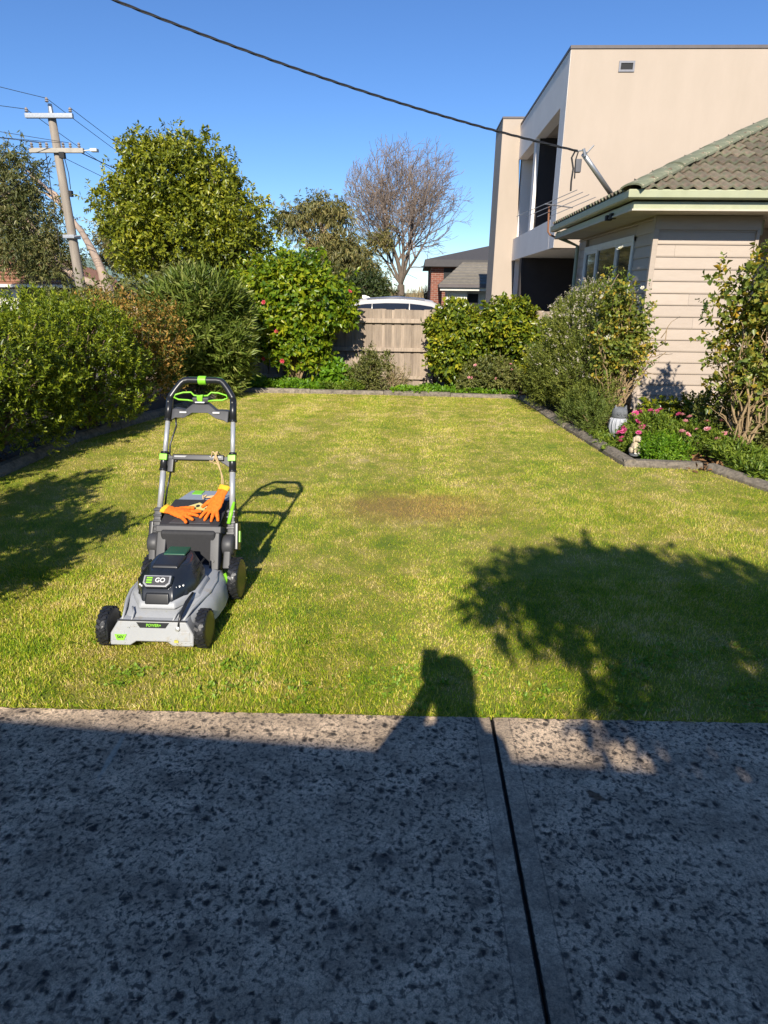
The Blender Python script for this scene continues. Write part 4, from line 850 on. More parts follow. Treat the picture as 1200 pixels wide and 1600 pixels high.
# camellias right of the bare stretch of fence
CG = 'camellias against the fence'
r_, P_, O_, g_ = plant('camellia', 'upright glossy camellia with yellowing leaves right of the bare fence', 'shrub', (0.75, 11.05, 0), [(0.74, 11.0, 0.98, 0.46, 0.40, 0.42), (0.66, 11.0, 0.55, 0.42, 0.38, 0.45), (0.95, 11.0, 0.62, 0.30, 0.34, 0.45), (0.5, 11.0, 0.95, 0.24, 0.28, 0.28)], 2000, 7, 0.09, 0.076, 0.040, lm_cam, 46, 60, 0.3, 0.4, 0.12, 0.5, 0.18, 22, 0.014, m_cane, CG)
yl = flower_mesh('yellow_leaf', m_yel, 2, 0.05, 1, 3)
plant('camellia', 'darker camellia at the right end of fence beside the grey shrub', 'shrub', (1.62, 11.05, 0), [(1.60, 11.0, 1.12, 0.48, 0.42, 0.38), (1.75, 11.0, 0.80, 0.42, 0.40, 0.45), (1.35, 11.05, 1.0, 0.26, 0.3, 0.3), (2.1, 10.8, 0.75, 0.4, 0.4, 0.5)], 2300, 7, 0.09, 0.076, 0.040, lm_cam, 47, 60, 0.3, 0.4, 0.12, 0.5, 0.18, 22, 0.014, m_cane, CG)
r_, P_, O_, g_ = plant('low_bush', 'low mounded bush with pale pink flower heads before the camellias', 'shrub', (1.22, 10.55, 0), [(1.22, 10.55, 0.30, 0.34, 0.28, 0.30), (1.55, 10.5, 0.24, 0.25, 0.24, 0.26), (0.95, 10.5, 0.15, 0.2, 0.2, 0.18)], 1100, 7, 0.07, 0.055, 0.02, lm_dull, 48, 52, 0.5, 0.3, 0, 0.6, 0.2, 14, 0.008)
blooms(r_, P_, O_, g_, flower_mesh('flower', m_pale, 7, 0.03, 2, 4), 12, zmin=0.2)
# ground covers along the back bed
def ground_cover(name, label, x0, x1, y0, y1, h, n, ll, lw, mat, seed):
    rg = np.random.default_rng(seed); x = rg.uniform(x0, x1, n); y = rg.uniform(y0, y1, n)
    bumpf = 0.55 + 0.45 * np.sin(x * 9 + seed) * np.sin(y * 8 + x * 4); P = np.stack([x, y, rg.random(n) * h * bumpf], 1)
    V, T = shoots(rg, P, np.tile([[0, -0.2, 1.0]], (n, 1)) + rg.normal(0, .3, (n, 3)), 7, h * 0.4, ll, lw, 60, 0.35)
    V[:, 2] = np.maximum(V[:, 2], -0.03)
    o = npmesh(name, V, T, mat); tag(o, label, 'ground cover', kind='stuff')
ground_cover('ground_cover', 'bright lime ground cover along the back edging', -2.75, -1.35, 10.38, 11.0, 0.14, 1500, 0.055, 0.03, lm_lime, 50)
ground_cover('ground_cover', 'fine mid green ground cover below the fence', -1.45, -0.75, 10.38, 10.75, 0.16, 800, 0.035, 0.014, lm_ger, 51)
ground_cover('ground_cover', 'patchy green weeds under the camellias', -0.3, 1.7, 10.25, 10.8, 0.09, 900, 0.05, 0.025, lm_lime, 52)
ground_cover('ground_cover', 'low green edging plants left of the owl ornament', 2.02, 2.35, 6.55, 7.6, 0.10, 500, 0.035, 0.012, lm_ger, 53)
ground_cover('ground_cover', 'low green plants along the right front edging', 3.0, 3.9, 5.5, 6.4, 0.17, 1500, 0.05, 0.013, lm_ger, 54)

# ---- grey-green flowering shrub at the house corner (fine leaves, tiny pale flowers)
WL = [(2.28, 8.75, 1.10, 0.62, 0.55, 0.52), (2.15, 8.9, 0.65, 0.62, 0.60, 0.50), (2.25, 8.25, 0.62, 0.42, 0.55, 0.52), (2.45, 8.9, 1.35, 0.42, 0.40, 0.32), (2.2, 7.75, 0.36, 0.26, 0.34, 0.32), (1.95, 9.3, 0.45, 0.4, 0.5, 0.42)]
r_, P_, O_, g_ = plant('grey_shrub', 'large grey green fine leaved shrub with pale flowers at house corner', 'shrub', (2.3, 8.65, 0), WL, 9000, 12, 0.13, 0.034, 0.0085, lm_grey, 55, 42, 0.8, 0.25, 0, 0.5, 0.16, 50, 0.012, m_bark)
k = (P_[:, 2] > 0.55) & (g_.random(len(P_)) < 0.10 + 0.38 * np.clip((P_[:, 2] - 0.9) / 0.5, 0, 1))
V, T = shoots(g_, P_[k] + unit(O_[k] + [0, 0, 0.9]) * 0.07, unit(O_[k] + [0, 0, 1.0]), 6, 0.04, 0.016, 0.013, 75, 0.4)
npmesh('flowers', V, T, leafmat('tiny pale flowers', [(0.50, 0.44, 0.36), (0.66, 0.58, 0.48)], 0.6, 0.3), r_)
r_['label'] = 'large grey green fine leaved shrub with pale flowers at house corner'
plant('fine_shrub', 'yellowish green needle leaved low shrub beside the owl ornament', 'shrub', (2.12, 7.5, 0), [(2.14, 7.45, 0.22, 0.22, 0.30, 0.26), (2.05, 7.9, 0.22, 0.22, 0.30, 0.28)], 900, 12, 0.11, 0.035, 0.006, leafmat('fine yellow green needles', [(0.07, 0.11, 0.02), (0.14, 0.19, 0.03), (0.22, 0.26, 0.05)], 0.55, 0.25), 56, 40, 0.9, 0.25, 0, 0.6, 0.18, 14, 0.006)

# ---- roses: canes, leaves, blooms
def rose(label, base, lobes, nsh, seed, canes, blooms_spec, ll=0.046, lw=0.03, bare=None):
    rg = np.random.default_rng(seed); base = np.array(base, float); root = empty('rose_bush', tuple(base)); tag(root, label, 'rose bush')
    L = [(x - base[0], y - base[1], z - base[2], a, b, c) for x, y, z, a, b, c in lobes]
    P, O = crown_points(rg, L, nsh, 0.9, 0.25)
    # clumpy: shoots gather round a few tips
    ctr = P[rg.choice(len(P), max(8, nsh // 11), replace=False)]; j = rg.integers(0, len(ctr), len(P)); P = ctr[j] * 0.72 + P * 0.28 + rg.normal(0, 0.03, P.shape)
    D = unit(O + [0, 0, 0.4] + rg.normal(0, 0.5, O.shape)); V, T = shoots(rg, P, D, 7, 0.13, ll, lw, 62, 0.4, 0.12)
    npmesh('foliage', V, T, lm_rose, root)
    parts = []
    for c in range(canes):
        tip = ctr[rg.integers(0, len(ctr))]; b0 = np.array([rg.normal(0, 0.05), rg.normal(0, 0.05), -0.03])
        parts.append(branchy(rg, b0, [tip], rg.uniform(0.006, 0.014), 0.30, 9, 0.003, 6))
        for s in range(3):                       # side spurs
            u = rg.uniform(0.3, 0.9); q = b0 * (1 - u) + tip * u; q[2] = b0[2] + (tip[2] - b0[2]) * (u * 1.1 if u < .9 else u)
            parts.append(branchy(rg, q, [q + rg.normal(0, 0.12, 3) + [0, 0, 0.16]], 0.006, 0.2, 4, 0.002, 4))
    if bare:
        for tx, ty, tz in bare:
            tip = np.array([tx, ty, tz]) - base; parts.append(branchy(rg, (0, 0, -0.03), [tip], 0.016, 0.16, 8, 0.004, 6))
            for s in range(4):
                u = rg.uniform(0.45, 0.95); q = tip * u; parts.append(branchy(rg, q * np.array([u ** .5, u ** .5, 1]), [tip * (u + .1) + rg.normal(0, 0.10, 3)], 0.006, 0.2, 4, 0.002, 4))
    V, T = merge(parts); npmesh('canes', V, T, m_cane, root)
    for (x, y, z, k) in blooms_spec:
        o = link_mesh('rose_flower', RF, root, (x - base[0], y - base[1], z - base[2]), (1.0 + rg.normal(0, .2), rg.normal(0, .2), rg.normal(0, 1))); o.scale = (k, k, k)
    return root
RF = flower_mesh('rose_flower', m_wht, 7, 0.045, 3, 6)
rose('tall thinning rose bush with cream blooms before the side window', (2.42, 7.75, 0), [(2.36, 7.85, 1.42, 0.32, 0.30, 0.34), (2.55, 7.85, 1.2, 0.36, 0.30, 0.38), (2.25, 7.85, 1.1, 0.28, 0.28, 0.35), (2.32, 7.9, 1.75, 0.13, 0.13, 0.20), (2.66, 7.8, 0.95, 0.22, 0.22, 0.28), (2.3, 7.7, 0.75, 0.3, 0.2, 0.3), (2.55, 7.75, 0.7, 0.25, 0.2, 0.3)], 900, 60, 22,
     [(2.32, 7.85, 2.03, 1.05), (2.50, 7.8, 1.50, 0.75), (2.28, 7.75, 1.08, 0.85), (2.62, 7.85, 1.62, 0.6), (2.16, 7.8, 1.52, .6)],
     bare=[(2.75, 7.8, 1.05), (3.0, 7.95, 1.15), (2.9, 7.9, 0.95), (3.05, 8.0, 0.9), (2.2, 7.55, 0.9), (2.1, 7.5, 0.75), (2.6, 7.7, 1.0), (2.8, 7.85, 0.8)])
rose('tall leafy rose bush with yellowing leaves at right edge of the photo', (3.32, 6.42, 0), [(3.18, 6.8, 1.30, 0.36, 0.34, 0.42), (3.42, 6.7, 1.05, 0.42, 0.34, 0.45), (2.98, 6.85, 1.78, 0.10, 0.14, 0.20), (3.4, 6.75, 1.65, 0.28, 0.28, 0.40), (3.0, 6.8, 1.15, 0.22, 0.24, 0.36), (3.55, 6.6, 1.5, 0.34, 0.3, 0.5), (3.3, 6.6, 0.65, 0.36, 0.3, 0.35), (3.6, 6.5, 0.7, 0.3, 0.3, 0.4)], 900, 61, 15, [], 0.056, 0.038,
     bare=[(3.1, 6.6, 1.0), (3.45, 6.6, 1.1), (3.6, 6.6, 0.9), (3.2, 6.6, 1.3)])
plant('purple_flowered_plant', 'dark leafy plant with small purple flowers at the wall foot', 'plant', (3.05, 7.9, 0), [(3.05, 7.9, 0.14, 0.30, 0.25, 0.20), (3.4, 7.8, 0.20, 0.26, 0.25, 0.22)], 600, 7, 0.08, 0.05, 0.03, lm_cam, 62, 60, 0.4, 0.35, 0, 0.6, 0.2, 10, 0.008)
plant('leafy_bush', 'bushy green undergrowth beneath the right rose bush', 'shrub', (3.55, 6.95, 0), [(3.5, 7.0, 0.35, 0.36, 0.36, 0.40), (3.75, 6.8, 0.5, 0.4, 0.4, 0.6)], 900, 8, 0.10, 0.05, 0.024, lm_dull, 63, 50, 0.6, 0.3, 0, 0.6, 0.2, 14, 0.008)

# ---- geraniums in the bed
gp_ = flower_mesh('flower_head', m_pink, 8, 0.042, 3, 8); gq_ = flower_mesh('flower_head', m_pale, 8, 0.038, 3, 9)
def geranium(label, base, lobes, n, seed, fm, fl, mat=lm_ger):
    r_, P_, O_, g_ = plant('geranium', label, 'flower', base, lobes, n, 8, 0.06, 0.034, 0.011, mat, seed, 55, 0.6, 0.35, 0, 0.55, 0.16, 8, 0.005)
    for (x, y, z) in fl:
        o = link_mesh('flower_head', fm, r_, (x - base[0], y - base[1], z - base[2]), (0.6 + g_.normal(0, .2), g_.normal(0, .2), g_.uniform(0, 6))); k = g_.uniform(0.8, 1.15); o.scale = (k,) * 3
    return r_
geranium('rounded green geranium with hot pink heads behind the dog ornament', (2.62, 6.95, 0), [(2.64, 6.95, 0.15, 0.30, 0.26, 0.20)], 1000, 70, gp_, [(2.44, 7.0, .33), (2.50, 7.02, .34), (2.58, 6.95, .37), (2.64, 6.95, .36), (2.70, 7.0, .37), (2.42, 6.85, .27), (2.46, 6.80, .22), (2.86, 6.9, .34)])
geranium('small geranium with magenta flowers between the two ornaments', (2.30, 6.72, 0), [(2.32, 6.75, 0.10, 0.13, 0.14, 0.14)], 260, 71, gp_, [(2.20, 6.70, .18), (2.22, 6.66, .13), (2.19, 6.62, .10), (2.36, 6.6, .20), (2.26, 6.75, .22), (2.24, 6.68, .20)])
geranium('leafy green mound inside the angle of the right edging', (2.52, 6.35, 0), [(2.52, 6.36, 0.07, 0.25, 0.20, 0.16)], 800, 72, gp_, [], lm_lime)
geranium('sprawling geranium with pale pink flowers below the right rose', (3.02, 6.75, 0), [(3.0, 6.8, 0.12, 0.36, 0.30, 0.18), (3.2, 6.5, 0.10, 0.24, 0.24, 0.15)], 900, 73, gq_, [(2.80, 6.6, .22), (2.84, 6.55, .2), (2.95, 6.62, .24), (3.05, 6.6, .25), (3.10, 6.75, .3), (3.0, 6.95, .31), (2.92, 6.95, .33), (3.22, 6.7, .32), (3.2, 6.55, .22), (3.1, 6.45, .18), (3.3, 6.45, .2), (2.9, 6.8, .29)])
rg = np.random.default_rng(78); n = 220
P = np.stack([rg.uniform(2.6, 3.4, n), rg.uniform(5.9, 6.5, n), rg.uniform(-0.025, 0.0, n)], 1); V, T = shoots(rg, P, np.tile([[0, 0, 1.0]], (n, 1)), 1, 0.01, 0.06, 0.03, 82, 0.4)
o = npmesh('leaf_litter', V, T, lm_bark); tag(o, 'brown fallen leaves by the right edging corner', 'leaf litter', kind='stuff')

# ================================================================== trees
def tree(name, label, base, trunk, lobes, nsh, nl, sl, ll, lw, mat, bark, seed, ang=55, updir=0.2, droop=0.1, shell=0.55, bump=0.2, limbs=14, r0=0.2, cat='tree', low=-0.8, spread=0.4):
    """trunk: list of (points, radii) in world coordinates"""
    rg = np.random.default_rng(seed); base = np.array(base, float); root = empty(name, tuple(base)); tag(root, label, cat)
    mb = MB()
    for pts, rr in trunk: mb.tube([Vector(p) - Vector(base) for p in pts], rr, 9)
    tops = [np.array(p[-1]) - base for p, _ in trunk]
    tr_ = mb.build('trunk', bark, root, smooth=True)
    L = [(x - base[0], y - base[1], z - base[2], a, b, c) for x, y, z, a, b, c in lobes]
    P, O = crown_points(rg, L, nsh, shell, bump, low)
    ctr = P[rg.choice(len(P), max(12, nsh // 9), replace=False)]; d2 = rg.integers(0, len(ctr), len(P))
    near = ctr[d2]; k = rg.random((len(P), 1)) < 0.65
    P = np.where(k, near + rg.normal(0, 1, P.shape) * sl * 0.9, P)
    D = unit(O + [0, 0, updir] + rg.normal(0, 0.45, O.shape)); V, T = shoots(rg, P, D, nl, sl, ll, lw, ang, spread, droop)
    npmesh('crown', V, T, mat, root)
    parts = []
    for c in ctr[rg.choice(len(ctr), min(limbs * 3, len(ctr)), replace=False)]:
        b = tops[int(np.argmin([np.linalg.norm(c - t_) for t_ in tops]))]; parts.append(branchy(rg, b, [c], r0 * 0.32, 0.12, 6, 0.012, 5))
    V, T = merge(parts); npmesh('limbs', V, T, bark, root)
    return root
tree('evergreen_tree', 'big rounded yellow green tree right of the power pole', (-5.7, 17.4, 0), [([(-5.7, 17.4, -.05), (-5.72, 17.4, 1.0), (-5.6, 17.4, 2.2)], [0.2, 0.16, 0.13]), ([(-5.65, 17.4, .9), (-5.1, 17.3, 1.8), (-4.7, 17.2, 2.4)], [0.12, 0.1, 0.07]), ([(-5.7, 17.4, 1.0), (-6.3, 17.3, 1.8), (-6.8, 17.3, 2.4)], [0.12, 0.1, 0.07])],
     [(-5.75, 17.4, 4.0, 1.2, 1.1, 1.12), (-6.65, 17.3, 3.3, 1.15, 1.1, 1.05), (-4.85, 17.3, 3.1, 1.10, 1.1, 1.15), (-5.6, 17.0, 2.75, 1.55, 1.1, 1.0), (-4.3, 17.3, 2.3, 0.75, 0.9, 0.8), (-6.9, 17.3, 2.5, 0.8, 0.9, 0.7), (-6.35, 17.3, 4.35, 0.85, 0.9, 0.75), (-5.0, 17.3, 3.95, 0.75, 0.8, 0.7)],
     9000, 9, 0.17, 0.10, 0.046, lm_tree, m_bark, 80, 60, 0.1, 0.25, 0.5, 0.2)
# gum trees by the pole
tree('gum_tree', 'olive gum tree with pale leaning limbs left of the power pole', (-10.9, 24, 0), [([(-10.75, 24, -.05), (-10.85, 24, .8), (-11.0, 24, 1.5), (-11.1, 24, 2.1), (-11.35, 24, 2.8), (-11.65, 24, 3.4), (-12.3, 24, 4.3)], [0.32, 0.27, 0.22, 0.16, 0.13, 0.10, 0.06]), ([(-10.95, 24, 1.4), (-11.4, 23.9, 1.72), (-11.9, 23.8, 1.86), (-12.4, 23.8, 2.2), (-12.8, 23.8, 2.8), (-13.3, 23.8, 3.6)], [0.17, 0.15, 0.135, 0.12, 0.10, 0.06])],
     [(-14.2, 24, 4.9, 1.3, 1.1, 1.0), (-13.7, 24, 3.6, 1.3, 1.2, 1.15), (-12.9, 23.8, 2.5, 1.0, 1.0, 0.9), (-14.1, 24, 2.6, 0.8, 0.8, 0.75), (-15.6, 24, 5.2, 1.2, 1.2, 1.2), (-15.6, 24, 4.2, 1.3, 1.2, 1.2)],
     6200, 9, 0.28, 0.14, 0.034, lm_gumd, m_gumbark, 81, 50, 0.0, 0.5, 0.5, 0.22)
tree('gum_tree', 'smaller gum with grey trunks just right of the power pole', (-10.0, 25.5, 0), [([(-10.0, 25.5, -.05), (-9.85, 25.5, 1.4), (-9.6, 25.5, 2.6)], [0.24, 0.18, 0.12]), ([(-9.3, 25.6, -.05), (-9.1, 25.6, 1.4), (-8.7, 25.6, 2.5)], [0.24, 0.2, 0.12])],
     [(-10.9, 25.5, 3.3, 0.75, 0.8, 0.9), (-10.3, 25.5, 2.9, 0.8, 0.9, 0.8), (-9.2, 25.5, 2.5, 0.8, 0.9, 0.5), (-10.2, 25.5, 4.1, 0.8, 0.9, 0.8), (-11.0, 25.4, 2.6, 0.5, 0.6, 0.5)], 3200, 9, 0.28, 0.14, 0.034, lm_gum, m_gumbark, 82, 50, 0.0, 0.5, 0.6, 0.2)
tree('gum_tree', 'airy gum tree with drooping tan foliage left of the bare tree', (-3.4, 31, 0), [([(-3.4, 31, -.05), (-3.6, 31, 2.5), (-4.1, 31, 4.0)], [0.28, 0.2, 0.12]), ([(-3.5, 31, 2.4), (-5.0, 31, 4.2)], [0.12, 0.06])],
     [(-4.3, 31, 4.95, 0.7, 0.7, 0.42), (-5.5, 31, 4.45, 0.75, 0.7, 0.36), (-3.5, 31, 4.7, 0.65, 0.7, 0.4), (-4.1, 31, 3.5, 0.6, 0.7, 0.6), (-3.3, 31, 3.2, 0.7, 0.8, 0.7), (-2.5, 31, 2.9, 0.65, 0.8, 0.6), (-3.9, 31, 2.3, 0.9, 0.9, 0.7), (-2.4, 31, 2.0, 0.9, 0.9, 0.8)],
     3000, 9, 0.34, 0.20, 0.038, lm_gum, m_gumbark, 83, 45, -0.3, 0.8, 0.6, 0.25)
tree('evergreen_shrub', 'dark spreading evergreen below the airy gum tree', (-2.0, 29.5, 0), [([(-2.0, 29.5, -.05), (-2.0, 29.5, 1.2)], [0.15, 0.08])],
     [(-1.9, 29.5, 1.6, 1.0, 0.9, 0.75), (-2.7, 29.5, 1.5, 1.0, 0.9, 0.7), (-1.4, 29.5, 1.1, 0.8, 0.8, 0.6)], 1700, 9, 0.25, 0.12, 0.04, lm_dark, m_bark, 84, 50, 0.2, 0.3, 0.6)
tree('evergreen_shrub', 'leafy green tree just behind the flowering bush and fence', (-2.7, 14.2, 0), [([(-2.7, 14.2, -.05), (-2.7, 14.2, 1.2)], [0.08, 0.05])],
     [(-2.55, 14.2, 1.75, 0.75, 0.6, 0.55), (-3.2, 14.2, 1.5, 0.6, 0.6, 0.5), (-2.0, 14.2, 1.5, 0.55, 0.6, 0.45)], 1500, 8, 0.14, 0.10, 0.05, lm_hib, m_bark, 85, 60, 0.2, 0.3, 0.6)
tree('background_shrub', 'bushy olive shrub between the pole and the tall corner shrub', (-6.2, 13.5, 0), [([(-6.2, 13.5, -.05), (-6.2, 13.5, 1.0)], [0.08, 0.05])],
     [(-5.7, 13.5, 1.1, 1.0, 0.7, 0.62), (-6.9, 13.5, 1.0, 0.9, 0.7, 0.55), (-4.6, 13.5, 1.3, 0.8, 0.7, 0.7)], 1900, 8, 0.16, 0.09, 0.035, lm_dull, m_bark, 86, 55, 0.4, 0.1, 0.6)
for i, (x, y, z, lab) in enumerate(((-8.5, 38, 2.0, 'distant green tree seen between the gum trunks'), (-19.5, 40, 2.6, 'distant tree behind the bungalow at the left edge'), (-5.5, 46, 2.3, 'distant bush line tree left of the airy gum'))):
    tree('distant_tree', lab, (x, y, 0), [([(x, y, -.05), (x, y, z * .6)], [0.2, 0.1])], [(x, y, z * .75, 2.2, 1.5, z * .5), (x + 1.6, y, z * .6, 1.5, 1.4, z * .45), (x - 1.6, y, z * .6, 1.5, 1.4, z * .4)], 1200, 8, 0.4, 0.22, 0.08, lm_dark, m_bark, 90 + i, 55, 0.2, 0.2, 0.6)
# tan reedy hedge in front of the bare tree
rg = np.random.default_rng(95); n = 2600
root = empty('reedy_hedge', (0.3, 37, 0)); tag(root, 'tan leafless hedge of upright twigs below the bare tree', 'hedge')
A = np.stack([rg.uniform(-2.6, 1.6, n), rg.uniform(-.6, .6, n), rg.uniform(0, 1.2, n)], 1); Bq = A + np.stack([rg.normal(0, .10, n), rg.normal(0, .08, n), rg.uniform(.4, .75, n) + 0.18 * np.sin(A[:, 0] * 2.5)], 1)
V, T = sticks(A, Bq, 0.014, 0.006, 3); npmesh('twigs', V, T, pm('straw twigs', (0.36, 0.27, 0.15), (0.25, 0.20, 0.10), 5, 0.9), root)

# ---- bare deciduous tree, branch by branch
def bare_tree(base, h, seed):
    rg = np.random.default_rng(seed); root = empty('bare_tree', base); tag(root, 'large leafless tree with a round crown of fine twigs', 'tree')
    segs = {0: [], 1: [], 2: []}
    ctr = np.array([0.25, 0, 5.6]); rad = np.array([3.3, 2.6, 3.55])
    def grow(p, d, L, r, lev):
        n = 4 if lev < 3 else 3
        for s in range(n):
            d = unit(d + rg.normal(0, 0.10 + 0.02 * lev, 3) + np.array([0, 0, 0.05])); q = p + d * L / n; r1 = r * (1 - 0.10)
            if lev >= 2 and (((q - ctr) / rad) ** 2).sum() > 1.08: return
            segs[min(lev // 2, 2)].append((p, q, r, r1))
            if lev < 6 and s >= (1 if lev else 2):
                for _ in range(2 if lev in (1, 2, 3, 4) else (3 if lev == 0 else 2)):
                    a = unit(np.cross(d, rg.normal(size=3))); f = rg.uniform(0.35, 0.75)
                    grow(q, unit(d * (1 - f * .45) + a * f), L * rg.uniform(0.58, 0.80), r1 * rg.uniform(0.50, 0.66), lev + 1) if rg.random() < (1, .92, .78, .60, .44, .36, 0)[lev] else None
            p, r = q, r1
        if lev < 6:
            grow(p, d, L * 0.75, r * 0.85, lev + 1)
    # short bole that forks into several upright leaders
    grow_from = np.array([0, 0, 1.9])
    segs[0].append((np.array([0, 0, -0.05]), np.array([0.02, 0, 1.0]), 0.24, 0.21)); segs[0].append((np.array([0.02, 0, 1.0]), grow_from, 0.21, 0.19))
    for (dx, dz, r) in ((-0.05, 1.0, .13), (0.30, 1.0, .11), (-0.42, .9, .09), (0.62, .85, .08), (0.12, 1.0, .10), (-0.75, .75, .06)):
        grow(grow_from, unit(np.array([dx, rg.normal(0, .25), dz])), 2.3, r, 1)
    names = ('trunk', 'branches', 'twigs')
    for k in range(3):
        s = segs[k]
        if not s: continue
        V, T = sticks(np.array([q[0] for q in s]), np.array([q[1] for q in s]), np.array([max(q[2], .0085) for q in s]), np.array([max(q[3], .007) for q in s]), (8, 5, 3)[k])
        npmesh(names[k], V, T, m_twig if k else pm('bare tree bark', (0.17, 0.13, 0.095), (0.10, 0.08, 0.06), 5, 0.9, bump=.5), root, smooth=True)
    print('bare tree segments', [len(segs[k]) for k in range(3)])
    return root
bare_tree((-0.62, 36, 0), 9, 4)
tree('mistletoe_clump', 'round olive leaf clump hanging in the bare tree', (-1.75, 35.3, 3.6), [([(-1.75, 35.3, 4.2), (-1.75, 35.3, 4.0)], [0.04, 0.03])], [(-1.75, 35.3, 3.95, 0.62, 0.5, 0.55)], 420, 8, 0.22, 0.13, 0.035, lm_gum, m_twig, 96, 50, -0.2, 0.6, 0.7, 0.2, 5, 0.06, 'foliage')

# ---- the tree behind the photographer whose shade lies on the lawn
tree('shade_tree', 'leafy small tree behind the viewpoint shading the lawn at right', (1.2, -1.42, 0), [([(1.2, -1.42, -.05), (1.15, -1.40, 1.4), (1.1, -1.36, 2.1)], [0.05, 0.045, 0.03])],
     [(1.05, -1.29, 2.60, 0.60, 0.45, 0.40), (0.52, -1.24, 2.72, 0.33, 0.36, 0.26), (0.95, -1.22, 2.92, 0.40, 0.35, 0.16), (1.75, -1.25, 2.66, 0.6, 0.45, 0.34), (1.0, -1.22, 2.85, 0.36, 0.35, 0.16), (2.3, -1.25, 2.66, 0.5, 0.45, 0.36), (0.68, -1.37, 2.12, .16, .2, .2), (1.0, -1.34, 2.2, .3, .25, .16), (1.35, -1.4, 2.0, .12, .2, .2)], 1900, 8, 0.12, 0.085, 0.042, lm_cam, m_bark, 97, 60, 0.2, 0.2, 0.85, 0.25, 10, 0.05)
# ================================================================== the lawn mower
m_deck = pm('pale grey plastic deck', (0.36, 0.37, 0.38), (0.32, 0.33, 0.34), 7, 0.42, rnd=0.0, dirt=(0.30, 0.25, 0.17), dscale=11, damt=(0.54, 0.78))
m_blk = pm('black plastic', (0.020, 0.021, 0.024), (0.014, 0.015, 0.017), 20, 0.33)
m_char2 = pm('charcoal plastic', (0.058, 0.058, 0.062), (0.042, 0.042, 0.045), 18, 0.5, dirt=(0.14, 0.13, 0.11), dscale=10, damt=(0.58, 0.85))
m_navy = pm('dark glossy motor cover', (0.022, 0.026, 0.034), (0.014, 0.017, 0.022), 12, 0.25)
m_green = pm('lime green plastic', (0.24, 0.62, 0.03), (0.22, 0.56, 0.03), 9, 0.4)
m_silver = pm('silver tube', (0.50, 0.51, 0.52), (0.45, 0.46, 0.47), 9, 0.35, metal=0.35)
m_frame = pm('silver badge frame', (0.55, 0.55, 0.54), None, 9, 0.35, metal=0.5)
m_teal = pm('dark green label', (0.012, 0.085, 0.045), None, 9, 0.4)
m_bagtop = pm('grey bag fabric', (0.30, 0.34, 0.40), (0.26, 0.30, 0.35), 60, 0.7)
m_bag = pm('black bag fabric', (0.028, 0.028, 0.031), (0.02, 0.02, 0.022), 60, 0.75)
m_letter = pm('white lettering', (0.75, 0.75, 0.73), None, 9, 0.5)
mow = empty('lawn_mower', (-1.134, 2.555, 0), R(0.3)); mow.scale = (.93, 1, 1); tag(mow, 'grey and black battery lawn mower with lime green accents parked on the lawn', 'lawn mower')
def hw(y):      # half width of the deck along its length
    xs = [-.05, .0, .06, .12, .18, .30, .42, .50, .56]; ws = [.185, .192, .197, .222, .243, .25, .235, .20, .17]
    return float(np.interp(y, xs, ws))
def ztop(y): return float(np.interp(y, [-.05, .0, .06, .14, .25, .45, .56], [.125, .148, .165, .185, .192, .19, .17]))
rings = []
for y in np.linspace(-.05, .56, 26):
    w_, zt = hw(y), ztop(y); ring = []
    for a in np.linspace(0, math.pi, 29):
        c, s_ = math.cos(a), math.sin(a)
        ring.append((-w_ * math.copysign(abs(c) ** .42, c), y, .045 + (zt - .045) * abs(s_) ** .55))
    rings.append(ring)
dk = MB().loft(rings, caps=False, close=False); n_ = 29
dk.add(rings[0], [tuple(range(n_))]); dk.add(rings[-1], [tuple(range(n_ - 1, -1, -1))])
dk = dk.build('deck', m_deck, mow, smooth=True); es = dk.modifiers.new('e', 'EDGE_SPLIT'); es.split_angle = R(50)
# front bumper: two lugs with a raised middle
bp = [(-.205, .032), (-.105, .032), (-.075, .05), (.075, .05), (.105, .032), (.205, .032), (.203, .085), (.165, .142), (-.165, .142), (-.203, .085)]
MB().loft([[(x, -.078 + (z - .03) * .30, z) for x, z in bp], [(x * .985, .03, z) for x, z in bp]]).build('bumper', m_deck, mow, bevel=0.008, seg=3)
for sx in (-1, 1): MB().loft([[(sx * .12, -.080 + (.055 - .03) * .3, .055), (sx * .19, -.080 + (.055 - .03) * .3, .055), (sx * .185, -.080 + .07 * .3, .10), (sx * .135, -.080 + .07 * .3, .10)], [(sx * .12, -.060, .055), (sx * .19, -.060, .055), (sx * .185, -.045, .10), (sx * .135, -.045, .10)]]).build('bumper_pad', m_deck, mow, bevel=0.004)
def plate(x0, x1, z0, z1, cut, off):     # lies on the sloping bumper face
    f = lambda x, z: (x, -.078 + (z - .03) * .30 - off, z)
    pts = [(x0, z1), (x1, z1), (x1 - cut, z0), (x0 + cut, z0)]
    return MB().loft([[f(x, z) for x, z in pts], [(a, b + .006, c) for a, b, c in [f(x, z) for x, z in pts]]])
pl_ = plate(-.075, .085, .112, .135, .018, .002).build('name_plate', m_blk, mow)
TM = lambda x, z, off: Matrix.Translation((x, -.078 + (z - .03) * .30 - off, z)) @ Matrix.Rotation(R(90 - 16.7), 4, 'X')
text_mesh('lettering', 'POWER+', .018, m_green, pl_, TM(.01, .1235, .003))
bd = plate(-.180, -.122, .058, .082, .012, .0055).build('badge', m_green, mow)
text_mesh('lettering', '56V', .020, m_blk, bd, TM(-.151, .072, .0065))
bd2 = plate(.112, .132, .052, .062, .0, .0055).build('sticker', pm('yellow sticker', (0.45, 0.42, 0.05), None, 9, .5), mow)
